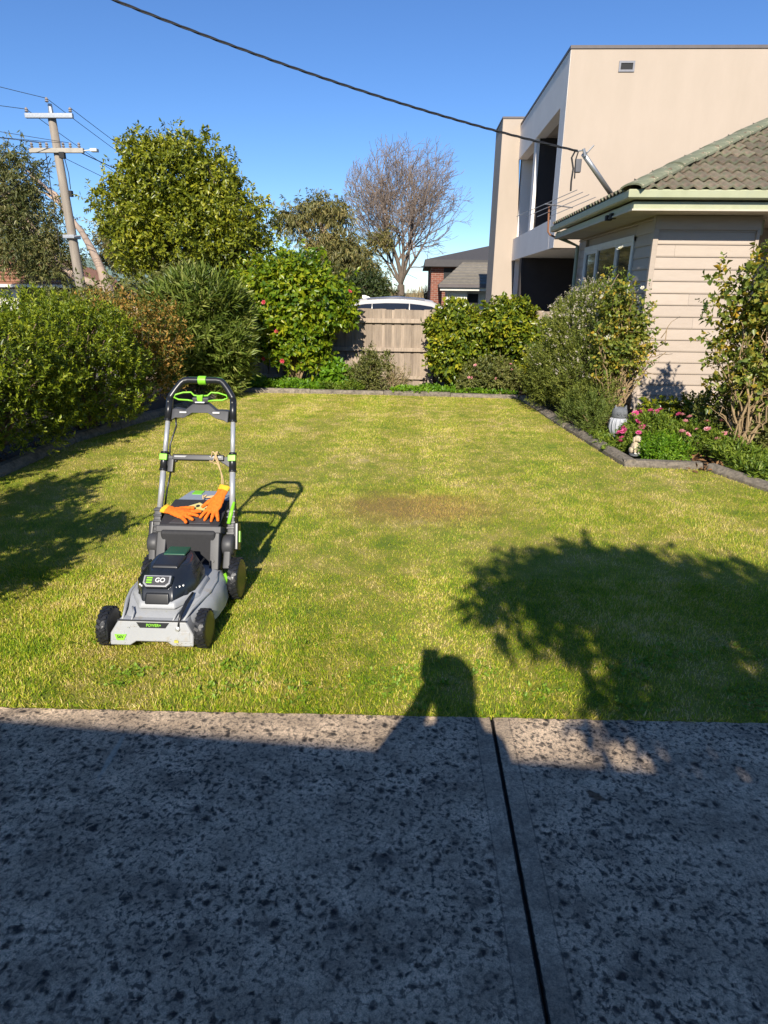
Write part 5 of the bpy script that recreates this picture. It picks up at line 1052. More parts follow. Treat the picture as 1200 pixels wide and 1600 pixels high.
for sx in (-1, 1):                       # moulded ribs and seams of the deck
    MB().tube([(sx * .150, -.030, .140), (sx * .165, .04, .158), (sx * .185, .11, .168), (sx * .205, .20, .170), (sx * .205, .32, .172), (sx * .185, .43, .172)], [.005, .008, .009, .009, .008, .005], 8).build('deck_rib', m_deck, mow, smooth=True)
    MB().tube([(sx * .10, -.045, .138), (sx * .105, .0, .158), (sx * .125, .035, .170)], [.004, .006, .004], 6).build('deck_rib', m_deck, mow, smooth=True)
MB().box((-.168, -.0485, .1405), (.168, -.041, .1445)).build('bumper_seam', m_char2, mow)
# motor cover: faceted housing
def octo(hx, y0, y1, z, c=.45):
    cx = hx * c; cy = (y1 - y0) * .30
    return [(-hx, y0 + cy, z), (-cx - .01, y0, z), (cx + .01, y0, z), (hx, y0 + cy, z), (hx, y1 - cy, z), (cx + .01, y1, z), (-cx - .01, y1, z), (-hx, y1 - cy, z)]
MB().loft([octo(.178, .02, .44, .165), octo(.170, .03, .44, .19), octo(.150, .05, .43, .205)]).build('motor_skirt', m_deck, mow, bevel=0.012, seg=3)
mc = MB().loft([octo(.150, .035, .43, .185), octo(.147, .055, .43, .245), octo(.112, .12, .41, .297), octo(.090, .17, .39, .312)]).build('motor_cover', m_navy, mow, bevel=0.006)
MB().loft([[(-.062, .025, .185), (.062, .025, .185), (.072, .10, .185), (-.072, .10, .185)], [(-.058, .045, .235), (.058, .045, .235), (.070, .12, .235), (-.070, .12, .235)]]).build('motor_nose', m_blk, mow, bevel=0.008)
for sx in (-1, 1):
    sh = MB().loft([[(sx * .075, .055, .195), (sx * .130, .11, .195), (sx * .140, .20, .195), (sx * .075, .18, .195)], [(sx * .075, .085, .25), (sx * .118, .125, .245), (sx * .122, .20, .25), (sx * .075, .19, .26)]]).build('motor_shoulder', m_blk, mow, bevel=0.008)
    for k in range(3): MB().lathe([(.001, 0), (.005, 0), (.005, .004), (.001, .005)], 8, Matrix.Translation((sx * (.082 + .014 * k), .082 + .013 * k, .248)) @ Matrix.Rotation(R(50), 4, 'X')).build('screw', m_frame, sh)
for sx in (-1, 1):                       # cooling slots along the flanks and a raised spine
    for k in range(5): MB().box((-.004, -.018, -.002), (.004, .018, .003), Matrix.Translation((sx * .130, .215 + .035 * k, .272)) @ Matrix.Rotation(R(sx * 52), 4, 'Y')).build('vent_slot', m_blk, mow)
MB().loft([[(-.070, .16, .306), (.070, .16, .306), (.075, .285, .315), (-.075, .285, .315)], [(-.060, .17, .322), (.060, .17, .322), (.066, .280, .328), (-.066, .280, .328)]]).build('battery', m_blk, mow, bevel=.006)
# badge with the lettering on the sloping battery face
BM = Matrix.Translation((-.005, .072, .285)) @ Matrix.Rotation(R(42), 4, 'X')
fr = [(-.068, .026), (.068, .026), (.068, -.012), (.05, -.030), (-.05, -.030), (-.068, -.012)]
bat = MB().loft([[BM @ Vector((x * 1.06, y * 1.1, -.03)) for x, y in fr], [BM @ Vector((x * 1.06, y * 1.1, -.001)) for x, y in fr]]).build('battery_front', m_navy, mow, bevel=0.004)
MB().loft([[BM @ Vector((x, y, -.001)) for x, y in fr], [BM @ Vector((x, y, .004)) for x, y in fr]]).build('badge_frame', m_frame, bat, bevel=0.002)
MB().loft([[BM @ Vector((x * .87, y * .78, .004)) for x, y in fr], [BM @ Vector((x * .87, y * .78, .006)) for x, y in fr]]).build('badge_face', m_char2, bat)
LT = BM @ Matrix.Translation((0, .0, .0062))
for dy in (-.0115, .0, .0115): MB().box((-.050, dy - .0033, 0), (-.022, dy + .0033, .002)).xf(LT).build('lettering', m_green, bat)
text_mesh('lettering', 'GO', .031, m_letter, bat, LT @ Matrix.Translation((.018, 0, .001)) @ Matrix.Scale(1.05, 4, (1, 0, 0)), .001)
MB().box((-.058, .295, .312), (.058, .392, .327)).build('battery_label', m_teal, mow, bevel=0.006)
MB().tube([(.13, -.055, .115), (.135, -.02, .165), (.14, .05, .19), (.15, .12, .205)], [.006, .008, .009, .006], 8).build('height_lever', m_blk, mow, smooth=True)
MB().lathe([(.002, 0), (.011, 0), (.011, .008), (.002, .01)], 10, Matrix.Translation((.128, -.056, .112)) @ Matrix.Rotation(R(75), 4, 'X')).build('screw', m_frame, mow)
# wheels
def wheel(x, y, r, w, side):
    M = Matrix.Translation((x, y, r)) @ Matrix.Rotation(R(90), 4, 'Y')
    wroot = MB().lathe([(r * .62, -w / 2), (r * .90, -w / 2), (r * .97, -w * .38), (r * .985, 0), (r * .97, w * .38), (r * .90, w / 2), (r * .62, w / 2)], 36, M).build('wheel', m_blk, mow, smooth=True)
    lug = MB(); nl_ = 22
    for k in range(nl_):
        for s2 in (-1, 1):
            a = 2 * math.pi * (k + (.5 if s2 > 0 else 0)) / nl_
            lug.box((-.0065, -.5 * w * .46, -.004), (.0065, .5 * w * .46, .0045), Matrix.Translation((x, y, r)) @ Matrix.Rotation(a, 4, 'X') @ Matrix.Translation((s2 * w * .22, 0, r * .98)) @ Matrix.Rotation(R(90 + 28 * s2), 4, 'Z'))
    lug.build('tread', m_blk, wroot)
    MB().lathe([(.004, -w * .40), (r * .30, -w * .42), (r * .60, -w * .30), (r * .62, 0), (r * .60, w * .30), (r * .30, w * .42), (.004, w * .40)], 24, M).build('hub', m_blk, wroot, smooth=True)
    return wroot
wheel(-.238, .0, .088, .050, -1); wheel(.238, .0, .088, .050, 1); wheel(-.232, .52, .108, .052, -1)
wr = wheel(.262, .50, .108, .054, 1)
MB().tube([(.222, .415, .17), (.236, .42, .13), (.238, .44, .085)], .009, 6).build('wheel_accent', m_green, mow)
# rear frame with recessed discharge door
fb, ft_ = (.445, .20), (.525, .372)
def FP(x, u, d=0): return (x, fb[0] + (ft_[0] - fb[0]) * u + d, fb[1] + (ft_[1] - fb[1]) * u - d * .45)
for sx in (-1, 1):
    MB().loft([[FP(sx * .180, -.12), FP(sx * .128, -.12), FP(sx * .122, .98), FP(sx * .176, .98)], [FP(sx * .180, -.12, .07), FP(sx * .128, -.12, .07), FP(sx * .122, .98, .07), FP(sx * .176, .98, .07)]]).build('frame_post', m_char2, mow, bevel=0.006)
    MB().lathe([(.001, 0), (.006, 0), (.006, .004), (.001, .004)], 8, Matrix.Translation(FP(sx * .150, .12, -.003)) @ Matrix.Rotation(R(65), 4, 'X')).build('screw', m_blk, mow)
MB().loft([[FP(-.185, .88, -.004), FP(.185, .88, -.004), FP(.185, 1.08, -.004), FP(-.185, 1.08, -.004)], [FP(-.185, .88, .08), FP(.185, .88, .08), FP(.185, 1.08, .08), FP(-.185, 1.08, .08)]]).build('frame_bar', m_char2, mow, bevel=0.006)
MB().loft([[FP(-.12, -.1, .05), FP(.12, -.1, .05), FP(.12, .9, .05), FP(-.12, .9, .05)], [FP(-.12, -.1, .075), FP(.12, -.1, .075), FP(.12, .9, .075), FP(-.12, .9, .075)]]).build('discharge_door', m_char2, mow, bevel=0.004)
pn = [(-.085, .80), (.085, .80), (.085, .38), (.06, .22), (-.06, .22), (-.085, .38)]
MB().loft([[FP(x, u, .05) for x, u in pn], [FP(x * .88, .5 + (u - .5) * .86, .036) for x, u in pn]]).build('door_panel', m_char2, mow, bevel=0.004)
# handle: pivots, lower tubes, clamps, crossbar, upper tubes, console, grip
PV, TP = Vector((0, .585, .25)), Vector((0, .935, 1.035))
def HP(sx, t_, dx=0, dn=0):
    hwid = .219 + (.186 - .219) * t_; q = PV.lerp(TP, t_); nrm = Vector((0, TP.z - PV.z, -(TP.y - PV.y))).normalized()
    return Vector((sx * (hwid + dx), q.y, q.z)) + nrm * dn
ax = (TP - PV).normalized()
def along(sx, t0, t1, r0, r1, name, mat, n=14, parent=None, dx=0, dn=0, bevel=0):
    return MB().tube([HP(sx, t0, dx, dn), HP(sx, t1, dx, dn)], [r0, r1], n).build(name, mat, parent or mow, smooth=not bevel, bevel=bevel)
def obox(sx, t0, t1, hx, hy, name, mat, parent=None, dx=0, dn=0, bevel=.004):
    a, b = HP(sx, t0, dx, dn), HP(sx, t1, dx, dn); d = (b - a).normalized(); X = Vector((1, 0, 0)); X = (X - d * X.dot(d)).normalized(); Y = d.cross(X)
    return MB().loft([[p_ + X * ix * hx + Y * iy * hy for ix, iy in ((-1, -1), (1, -1), (1, 1), (-1, 1))] for p_ in (a, b)]).build(name, mat, parent or mow, bevel=bevel)
for sx in (-1, 1):
    MB().lathe([(.004, -.03), (.05, -.03), (.056, -.02), (.056, .02), (.05, .03), (.004, .03)], 24, Matrix.Translation((sx * .213, .56, .27)) @ Matrix.Rotation(R(90), 4, 'Y')).build('pivot_disc', m_char2, mow, smooth=True)
    MB().loft([[(sx * .19, .47, .17), (sx * .235, .47, .17), (sx * .235, .60, .17), (sx * .19, .60, .17)], [(sx * .195, .53, .31), (sx * .235, .53, .31), (sx * .235, .61, .31), (sx * .195, .61, .31)]]).build('pivot_bracket', m_char2, mow, bevel=.008)
    br_ = obox(sx, .02, .235, .022, .026, 'handle_sleeve', m_char2, bevel=.007)
    for k in range(5): obox(sx, .075 + k * .034, .090 + k * .034, .0245, .0285, 'rib', m_blk, br_, bevel=.002)
    obox(sx, -.02, .15, .014, .03, 'sleeve_guard', m_blk, dx=.030, bevel=.006)
    along(sx, .20, .52, .0165, .0165, 'lower_tube', m_silver)
    along(sx, .52, .82, .0135, .0135, 'upper_tube', m_silver)
    cl = along(sx, .475, .585, .0215, .0205, 'clamp', m_blk, 12)
    along(sx, .47, .482, .024, .024, 'collar', m_blk, 12, cl); along(sx, .578, .592, .0235, .0235, 'collar', m_blk, 12, cl)
    obox(sx, .535, .575, .0225, .012, 'clamp_lever', m_green, cl, dn=-.014, bevel=.003)
    MB().loft([[HP(sx, .485), HP(sx, .575), HP(sx, .565, -.06), HP(sx, .535, -.075)], [HP(sx, .485, 0, .022), HP(sx, .575, 0, .022), HP(sx, .565, -.06, .022), HP(sx, .535, -.075, .022)]]).build('crossbar_gusset', m_char2, mow, bevel=.004)
    en = along(sx, .795, .935, .0215, .020, 'console_end', m_blk, 12)
    along(sx, .79, .80, .0235, .0235, 'collar', m_blk, 12, en)
    MB().lathe([(.001, 0), (.004, 0), (.004, .003), (.001, .003)], 8, Matrix.Translation(HP(sx, .91, 0, -.021)) @ Matrix.Rotation(R(100), 4, 'X')).build('screw', m_frame, en)
# crossbar
cb = MB().loft([[HP(sx, .538, -.05, -.012), HP(sx, .576, -.05, -.012), HP(sx, .576, -.05, .02), HP(sx, .538, -.05, .02)] for sx in (-1, 1)]).build('crossbar', m_blk, mow, bevel=.005)
for sx in (-1, 1): MB().loft([[HP(sx, .556, -.062, -.0135), HP(sx, .566, -.062, -.0135), HP(sx, .566, -.135, -.0135), HP(sx, .556, -.125, -.0135)], [HP(sx, .556, -.062, -.011), HP(sx, .566, -.062, -.011), HP(sx, .566, -.135, -.011), HP(sx, .556, -.125, -.011)]]).build('crossbar_print', pm('grey print', (.35, .35, .35), None, 9, .5), cb)
obox(-1, .46, .545, .017, .018, 'cable_box', m_blk, dx=-.045, bevel=.004)
# console: arched bar between the ends
prof = [(-1.0, .80, .87), (-.86, .815, .875), (-.55, .815, .865), (-.28, .848, .905), (.28, .848, .905), (.55, .815, .865), (.86, .800, .865), (1.0, .785, .86)]
cs = MB().loft([[HP(1, t0, -.20 + .20 * 1, -.02) * 1 for t0 in ()] or [Vector((u * .168, HP(1, tt).y + off, HP(1, tt).z)) for tt, off in ((t0, -.022), (t1, -.012), (t1, .03), (t0, .03))] for u, t0, t1 in prof]).build('console', m_char2, mow, bevel=.005)
for u0, u1 in ((-.70, -.46), (.46, .70)):
    MB().box((u0 * .168, HP(1, .85).y - .026, HP(1, .85).z - .002), (u1 * .168, HP(1, .85).y - .018, HP(1, .85).z + .006)).build('console_print', m_letter, cs)
MB().box((-.028, HP(1, .9).y - .026, HP(1, .9).z + .012), (.028, HP(1, .9).y - .018, HP(1, .9).z + .018)).build('console_print', m_letter, cs)
MB().box((-.050, HP(1, .92).y - .02, HP(1, .91).z), (.050, HP(1, .92).y + .02, HP(1, .95).z)).build('switch_housing', m_char2, mow, bevel=.008)
# bail loops and trigger
for sx in (-1, 1):
    pts = [(sx * .045, .0), (sx * .075, .004), (sx * .130, .006), (sx * .158, .016), (sx * .150, .030), (sx * .105, .042), (sx * .060, .044), (sx * .040, .028), (sx * .010, .026)]
    ym, zm = HP(1, .93).y, HP(1, .925).z
    MB().tube([(x, ym - .02 + q * .5, zm + q) for x, q in pts], .0048, 8).build('bail_loop', m_green, mow, smooth=True)
MB().loft([[(-.018, ym - .03, zm + .0), (.012, ym - .03, zm - .004), (.012, ym - .01, zm - .004), (-.018, ym - .01, zm)], [(-.02, ym - .03, zm + .03), (.02, ym - .03, zm + .036), (.02, ym - .01, zm + .036), (-.02, ym - .01, zm + .03)]]).build('trigger', m_green, mow, bevel=.006)
# top grip
gpts = [HP(-1, .93)] + [HP(-1, .95, -.006), HP(-1, 1.00, -.034), HP(-1, 1.036, -.058), HP(-1, 1.052, -.075), HP(-1, 1.056, -.10)] + [HP(1, 1.056, -.10), HP(1, 1.052, -.075), HP(1, 1.036, -.058), HP(1, 1.00, -.034), HP(1, .95, -.006), HP(1, .93)]
MB().tube(gpts, .0185, 12).build('grip', m_blk, mow, smooth=True)
MB().tube([p_ + Vector((0, .016, .010)) for p_ in gpts[2:-2]], .007, 6).build('grip_trim', m_green, mow, smooth=True)
MB().tube([(-.024, gpts[5].y, gpts[5].z), (.024, gpts[5].y, gpts[5].z)], .0245, 14).build('grip_band', m_green, mow, bevel=.004)
# cable down the left tube
MB().tube([HP(-1, .81, -.045, .0), HP(-1, .76, -.048, .012), HP(-1, .70, -.030, .02), HP(-1, .64, -.018, .02), HP(-1, .58, -.022, .015), HP(-1, .54, -.035, .01)], .0055, 8).build('control_cable', m_blk, mow, smooth=True)
MB().tube([HP(-1, .46, -.04, .01), HP(-1, .36, -.02, .03), HP(-1, .25, -.012, .04), HP(-1, .16, -.02, .05)], .0055, 8).build('control_cable', m_blk, mow, smooth=True)
# catcher bag and rear flap
MB().loft([[(-.155, .50, .12), (.155, .50, .12), (.155, .50, .36), (-.155, .50, .36)], [(-.17, .62, .10), (.17, .62, .10), (.165, .62, .40), (-.165, .62, .40)], [(-.17, .78, .10), (.17, .78, .10), (.155, .78, .435), (-.155, .78, .435)], [(-.155, .98, .13), (.155, .98, .13), (.140, .98, .425), (-.140, .98, .425)], [(-.13, 1.04, .18), (.13, 1.04, .18), (.11, 1.03, .37), (-.11, 1.03, .37)]]).build('catcher_bag', m_bag, mow, bevel=.015, seg=3)
MB().loft([[(-.150, .775, .437), (.150, .775, .437), (.150, .775, .445), (-.150, .775, .445)], [(-.135, .985, .428), (.135, .985, .428), (.135, .985, .436), (-.135, .985, .436)]]).build('bag_top', m_bagtop, mow, bevel=.003)
MB().box((-.105, .90, .434), (-.045, .965, .4425)).build('bag_tab', m_green, mow)
MB().loft([[(-.168, .53, .375), (.168, .53, .375), (.168, .53, .388), (-.168, .53, .388)], [(-.172, .64, .405), (.172, .64, .405), (.172, .64, .418), (-.172, .64, .418)], [(-.160, .77, .437), (.160, .77, .437), (.160, .77, .452), (-.160, .77, .452)]]).build('rear_flap', m_bag, mow, bevel=.004)
MB().loft([[(-.120, .545, .381), (.120, .545, .381), (.120, .545, .394), (-.120, .545, .394)], [(-.09, .60, .398), (.09, .60, .398), (.09, .60, .411), (-.09, .60, .411)]]).build('flap_latch', m_char2, mow, bevel=.004)
wl_ = MB().add([(-.055, .66, .4265), (.055, .66, .4265), (.055, .70, .437), (.0, .735, .446), (-.055, .70, .437)], [(0, 1, 2, 3, 4)]).build('warning_label', pm('yellow warning label', (0.62, 0.50, 0.05), (0.6, 0.55, 0.3), 40, .5), mow)
MB().lathe([(.001, 0), (.012, 0), (.012, .001), (.001, .001)], 12, Matrix.Translation((0, .70, .4375)) @ Matrix.Rotation(R(15), 4, 'X')).build('warning_symbol', m_dark, wl_)
MB().tube([(.205, .60, .375), (.215, .64, .43), (.225, .67, .475)], [.011, .012, .008], 8).build('bag_lever', m_green, mow, smooth=True)
obox(1, .03, .10, .004, .012, 'side_accent', m_green, dx=.047, bevel=.001)

# grass clippings stuck to the deck, bumper and wheels
rg = np.random.default_rng(33); n = 240
cy_ = rg.uniform(-.07, .5, n); cx_ = rg.uniform(-1, 1, n)
cz_ = np.array([.045 + (ztop(min(max(b, -.05), .56)) - .045) * abs(1 - abs(a) ** (1 / .42)) ** (.55 / 2) for a, b in zip(cx_, cy_)]) + .002
P = np.stack([cx_ * np.array([hw(b) for b in cy_]) * .97, cy_, cz_], 1)
P2 = np.stack([rg.uniform(-.2, .2, 60), np.full(60, -.082) + .004, rg.uniform(.034, .06, 60)], 1); P2[:, 1] = -.080 + (P2[:, 2] - .03) * .30
P = np.concatenate([P, P2]); V, T = shoots(rg, P, rg.normal(0, 1, (len(P), 3)) * [1, 1, .15], 1, .001, .012, .0022, 5, .2)
npmesh('grass_clippings', V, T, leafmat('dry clippings', [(0.12, 0.16, 0.03), (0.28, 0.26, 0.08), (0.45, 0.36, 0.16)], .7, .1), mow)

# ---- gloves lying on the flap
def glove_mat():
    m, t, out = newmat('orange glove knit')
    tc = t.nodes.new('ShaderNodeTexCoord'); sp = t.nodes.new('ShaderNodeSeparateXYZ'); t.links.new(tc.outputs['Object'], sp.inputs[0])
    f = noise(t, tc.outputs['Object'], 90, 4); col = ramp(t, f, [(0.3, (0.66, 0.125, 0.006)), (0.7, (0.82, 0.19, 0.010))])
    fz = math_n(t, 'ADD', sp.outputs[2], math_n(t, 'MULTIPLY', math_n(t, 'SUBTRACT', noise(t, tc.outputs['Object'], 30), .5), .012))
    coat = math_n(t, 'MULTIPLY', maprange(t, fz, 0.0105, 0.0085), math_n(t, 'GREATER_THAN', sp.outputs[1], -.005))     # dark rubber palm
    col = mixc(t, coat, col, (0.03, 0.03, 0.032))
    col = mixc(t, math_n(t, 'LESS_THAN', sp.outputs[1], -.104), col, (0.75, 0.42, 0.02))
    p = t.nodes.new('ShaderNodeBsdfPrincipled'); t.links.new(col, p.inputs['Base Color']); p.inputs['Roughness'].default_value = .85
    bn = t.nodes.new('ShaderNodeBump'); bn.inputs['Strength'].default_value = .4; bn.inputs['Distance'].default_value = .002; t.links.new(noise(t, tc.outputs['Object'], 300, 2), bn.inputs['Height']); t.links.new(bn.outputs[0], p.inputs['Normal'])
    t.links.new(p.outputs[0], out.inputs[0]); return m
m_glove = glove_mat()
def glove(label, M, flip, curl):
    """local: wrist at -y, fingers towards +y, back of the hand up"""
    mb = MB()
    def cap(a, b, ra, rb, flat=.72):
        a, b = Vector(a), Vector(b); d = b - a; L = d.length; u = d / L
        pts = [a - u * ra * .7, a - u * ra * .35, a, b, b + u * rb * .4, b + u * rb * .75]; rr = [ra * .5, ra * .85, ra, rb, rb * .85, rb * .45]
        mb.tube(pts, rr, 10)
    f = -1 if flip else 1
    for i, (x0, x1, L, b) in enumerate(((-.033, -.062, .064, 0), (-.011, -.020, .076, 1), (.011, .024, .072, 2), (.032, .066, .058, 3))):
        c = curl[i]; k0 = Vector((f * x0, .035, .018)); k1 = Vector((f * (x0 + x1) / 2, .035 + L * .52, .018 + c * .5)); k2 = Vector((f * x1, .035 + L, .014 + c))
        cap(k0, k1, .0125, .0118); cap(k1, k2, .0118, .0098)
    cap((f * -.030, -.035, .018), (f * -.062, .0, .016), .016, .0135); cap((f * -.062, .0, .016), (f * -.078, .030, .012 + curl[4]), .0135, .0105)
    rings = []
    for y, w_, h_ in ((-.135, .040, .017), (-.11, .037, .015), (-.075, .035, .016), (-.04, .042, .019), (.0, .046, .020), (.035, .045, .018), (.05, .040, .014)):
        rings.append([(w_ * math.cos(a), y, .018 + h_ * math.sin(a)) for a in np.linspace(0, 2 * math.pi, 18, endpoint=False)])
    mb.loft(rings)
    me = mb.mesh('glove'); me.materials.append(m_glove); o = bpy.data.objects.new('glove', me); COL.objects.link(o)
    rm = o.modifiers.new('r', 'REMESH'); rm.mode = 'VOXEL'; rm.voxel_size = .0032; rm.use_smooth_shade = True
    sm = o.modifiers.new('s', 'SMOOTH'); sm.iterations = 4; sm.factor = .5
    tx = bpy.data.textures.new('crease', 'CLOUDS'); tx.noise_scale = .03
    dm = o.modifiers.new('d', 'DISPLACE'); dm.texture = tx; dm.strength = .010; dm.mid_level = .5; dm.texture_coords = 'LOCAL'
    o.matrix_world = M @ Matrix.Scale(0.9, 4); tag(o, label, 'glove', 'orange gloves on the mower'); return o
MW = Matrix.Translation(mow.location) @ Matrix.Rotation(R(0.3), 4, 'Z') @ Matrix.Diagonal((.93, 1, 1, 1))
SL = Matrix.Rotation(R(15), 4, 'X')
glove('orange gardening glove lying flat across the mower flap, left one', MW @ Matrix.Translation((-.065, .610, .412)) @ SL @ Matrix.Rotation(R(-112), 4, 'Z'), False, (.004, .002, .003, .006, .004))
glove('orange gardening glove hanging fingers down with open cuff, right one', MW @ Matrix.Translation((.130, .640, .458)) @ Matrix.Rotation(R(42), 4, 'X') @ Matrix.Rotation(R(164), 4, 'Z') @ Matrix.Rotation(R(8), 4, 'Y'), True, (-.004, .003, -.002, .0, .006))
# ---- twine looped from the crossbar to the bag
C0 = HP(1, .575, -.085, -.02); m_twine = pm('beige twine', (0.62, 0.47, 0.26), (0.5, 0.36, 0.18), 80, .9)
tw_ = MB()
b0 = Vector((.01, .80, .455))
def spl(pts, n=10):
    out_ = []
    P = [Vector(q) for q in pts]; P = [P[0] * 2 - P[1]] + P + [P[-1] * 2 - P[-2]]
    for i in range(1, len(P) - 2):
        for k in range(n):
            u = k / n; a, b, c, d = P[i - 1], P[i], P[i + 1], P[i + 2]
            out_.append(.5 * ((2 * b) + (c - a) * u + (2 * a - 5 * b + 4 * c - d) * u * u + (3 * b - a - 3 * c + d) * u ** 3))
    return out_ + [P[-2]]
tw_.tube(spl([C0 + Vector((-.035, -.002, -.012)), C0 + Vector((-.02, -.012, .018)), C0 + Vector((.0, -.014, -.01)), C0 + Vector((.018, -.01, -.10)), C0 + Vector((.01, .0, -.19)), C0 + Vector((-.03, .04, -.235)), b0 + Vector((.05, 0, .004)), b0]), .0038, 6)
tw_.tube(spl([C0 + Vector((.008, -.012, .02)), C0 + Vector((-.006, -.014, -.01)), C0 + Vector((.004, -.014, -.05)), C0 + Vector((.026, -.008, -.13)), C0 + Vector((.012, .01, -.20)), C0 + Vector((-.02, .06, -.245)), b0 + Vector((.03, .01, .004)), b0]), .0038, 6)
tw_.tube(spl([C0 + Vector((.01, .03, -.01)), C0 + Vector((0, -.012, .018)), C0 + Vector((-.02, -.014, -.03)), C0 + Vector((-.045, -.006, -.035)), C0 + Vector((-.03, .0, -.045)), C0 + Vector((.005, -.012, -.05))]), .003, 6)
tw_.tube(spl([b0 + Vector((-.01, 0, .0)), b0 + Vector((0, -.012, .008)), b0 + Vector((.01, 0, .014)), b0 + Vector((0, .012, .006)), b0 + Vector((-.008, -.008, .012)), b0 + Vector((.0, -.03, .0))]), .004, 6)
tw_.xf(MW); o = tw_.build('twine', m_twine, None, smooth=True); tag(o, 'knotted beige twine looped from the mower crossbar to its bag', 'twine')
# ================================================================== garden ornaments
m_stone = pm('grey painted stone', (0.50, 0.51, 0.54), (0.28, 0.29, 0.31), 18, 0.7, bump=.5, bscale=60, stretch=(3, 3, .5))
m_slate = pm('dark grey stone', (0.16, 0.17, 0.18), (0.10, 0.105, 0.11), 18, 0.8, bump=.5, bscale=60)
ow = empty('owl_ornament', (2.33, 7.18, 0.03)); tag(ow, 'grey stone owl ornament with pale ribbed belly and dark head', 'ornament')
S = 1.0
b_ = MB().lathe([(.03, 0), (.062, .004), (.078, .04), (.094, .10), (.098, .15), (.092, .195), (.078, .225), (.04, .24)], 24).build('body', m_stone, ow, smooth=True)
fe = MB()
for k in range(15):
    a = 2 * math.pi * k / 15; fe.tube([(r_ * math.cos(a), r_ * math.sin(a), z) for r_, z in ((.078, .04), (.0955, .10), (.100, .15), (.093, .195), (.080, .222))], [.004, .007, .008, .007, .004], 5)
fe.build('belly_feathers', m_stone, ow, smooth=True)
hd = MB().lathe([(.03, .222), (.078, .222), (.086, .24), (.083, .29), (.070, .325), (.03, .34)], 20).build('head', m_slate, ow, smooth=True)
for sx in (-1, 1):
    MB().loft([[(sx * .03, -.03, .325), (sx * .066, -.03, .31), (sx * .066, .02, .31), (sx * .03, .02, .325)], [(sx * .058, -.018, .362), (sx * .064, -.016, .362), (sx * .064, -.008, .362), (sx * .058, -.006, .362)]]).build('ear_tuft', m_slate, hd)
    MB().lathe([(.002, 0), (.022, 0), (.024, .006), (.010, .012), (.002, .010)], 14, Matrix.Translation((sx * .030, -.077, .285)) @ Matrix.Rotation(R(90), 4, 'X')).build('eye', m_slate, hd)
    MB().loft([[(sx * .085, -.02, .20), (sx * .100, .0, .20), (sx * .095, .035, .20), (sx * .08, .02, .20)], [(sx * .098, -.03, .12), (sx * .112, .0, .12), (sx * .10, .045, .12), (sx * .09, .02, .12)], [(sx * .07, -.02, .03), (sx * .08, .0, .03), (sx * .075, .02, .03), (sx * .065, .01, .03)]]).build('wing', m_slate, ow, bevel=.004)
MB().loft([[(-.009, -.084, .275), (.009, -.084, .275), (.0, -.084, .285)], [(-.001, -.100, .255), (.001, -.100, .255), (.0, -.098, .258)]]).build('beak', m_slate, hd)
m_cream = pm('weathered cream plaster', (0.60, 0.50, 0.35), (0.42, 0.33, 0.22), 22, 0.8, bump=.5, bscale=80)
dg = empty('dog_ornament', (2.27, 6.38, 0.02), R(15)); tag(dg, 'small cream sitting dog ornament behind the edging corner', 'ornament')
def ell(name, c, r, mat, par=None, rot=0):
    mb = MB().lathe([(math.sin(a) * 1.0 + 1e-3, -math.cos(a)) for a in np.linspace(0, math.pi, 12)], 16, Matrix.Translation(c) @ Matrix.Rotation(rot, 4, 'X') @ Matrix.Diagonal((*r, 1)))
    return mb.build(name, mat, par or dg, smooth=True)
MB().lathe([(.002, 0), (.05, 0), (.052, .018), (.002, .02)], 16).build('base', m_slate, dg)
ell('body', (0, .008, .085), (.040, .045, .070), m_cream, None, R(12)); h_ = ell('head', (0, -.015, .170), (.034, .036, .034), m_cream); ell('muzzle', (0, -.048, .160), (.016, .022, .015), m_cream, h_)
ell('nose', (0, -.068, .165), (.006, .005, .005), m_dark, h_)
for sx in (-1, 1):
    ell('ear', (sx * .033, -.008, .160), (.010, .018, .030), m_slate if sx > 0 else m_cream, h_); ell('eye', (sx * .014, -.046, .178), (.004, .004, .004), m_dark, h_)
    MB().tube([(sx * .020, -.025, .10), (sx * .021, -.036, .05), (sx * .021, -.036, .02)], [.016, .013, .012], 10).build('leg', m_cream, dg, smooth=True); ell('paw', (sx * .021, -.044, .028), (.014, .018, .010), m_white, None)
    ell('haunch', (sx * .034, .018, .050), (.018, .034, .032), m_cream)
MB().tube([(0, .05, .03), (.015, .062, .05), (.02, .058, .08)], [.009, .008, .004], 8).build('tail', m_cream, dg, smooth=True)

# ---- leaves and bits lying about
def leaf_mesh(name, L, w, mat):
    mb = MB(); n = 6; top = []; bot = []
    for i in range(n + 1):
        u = i / n; hwid = w * math.sin(math.pi * min(1, u * .96 + .02)) ** .8; z = .006 * math.sin(u * 3) + .004
        top.append((u * L, hwid, z + .006)); bot.append((u * L, -hwid, z + .007))
    midl = [(i / n * L, 0, .003 + .006 * math.sin(i / n * 3)) for i in range(n + 1)]
    mb.loft([top, midl, bot], caps=False, close=False); me = mb.mesh(name); me.materials.append(mat); return me
lf = leaf_mesh('fallen_leaf', .045, .013, pm('dry leaf', (0.34, 0.14, 0.05), (0.22, 0.09, 0.03), 40, .8))
for (x, y, a, lab) in ((2.62, 5.88, 2.0, 'dry leaf against the right edging corner'), (2.78, 5.86, .3, 'second dry leaf by right edging corner, nearer the bend')):
    o = link_mesh('fallen_leaf', lf, None, (x, y, .012), (0.15, .1, a)); tag(o, lab, 'leaf', 'fallen dry leaves')

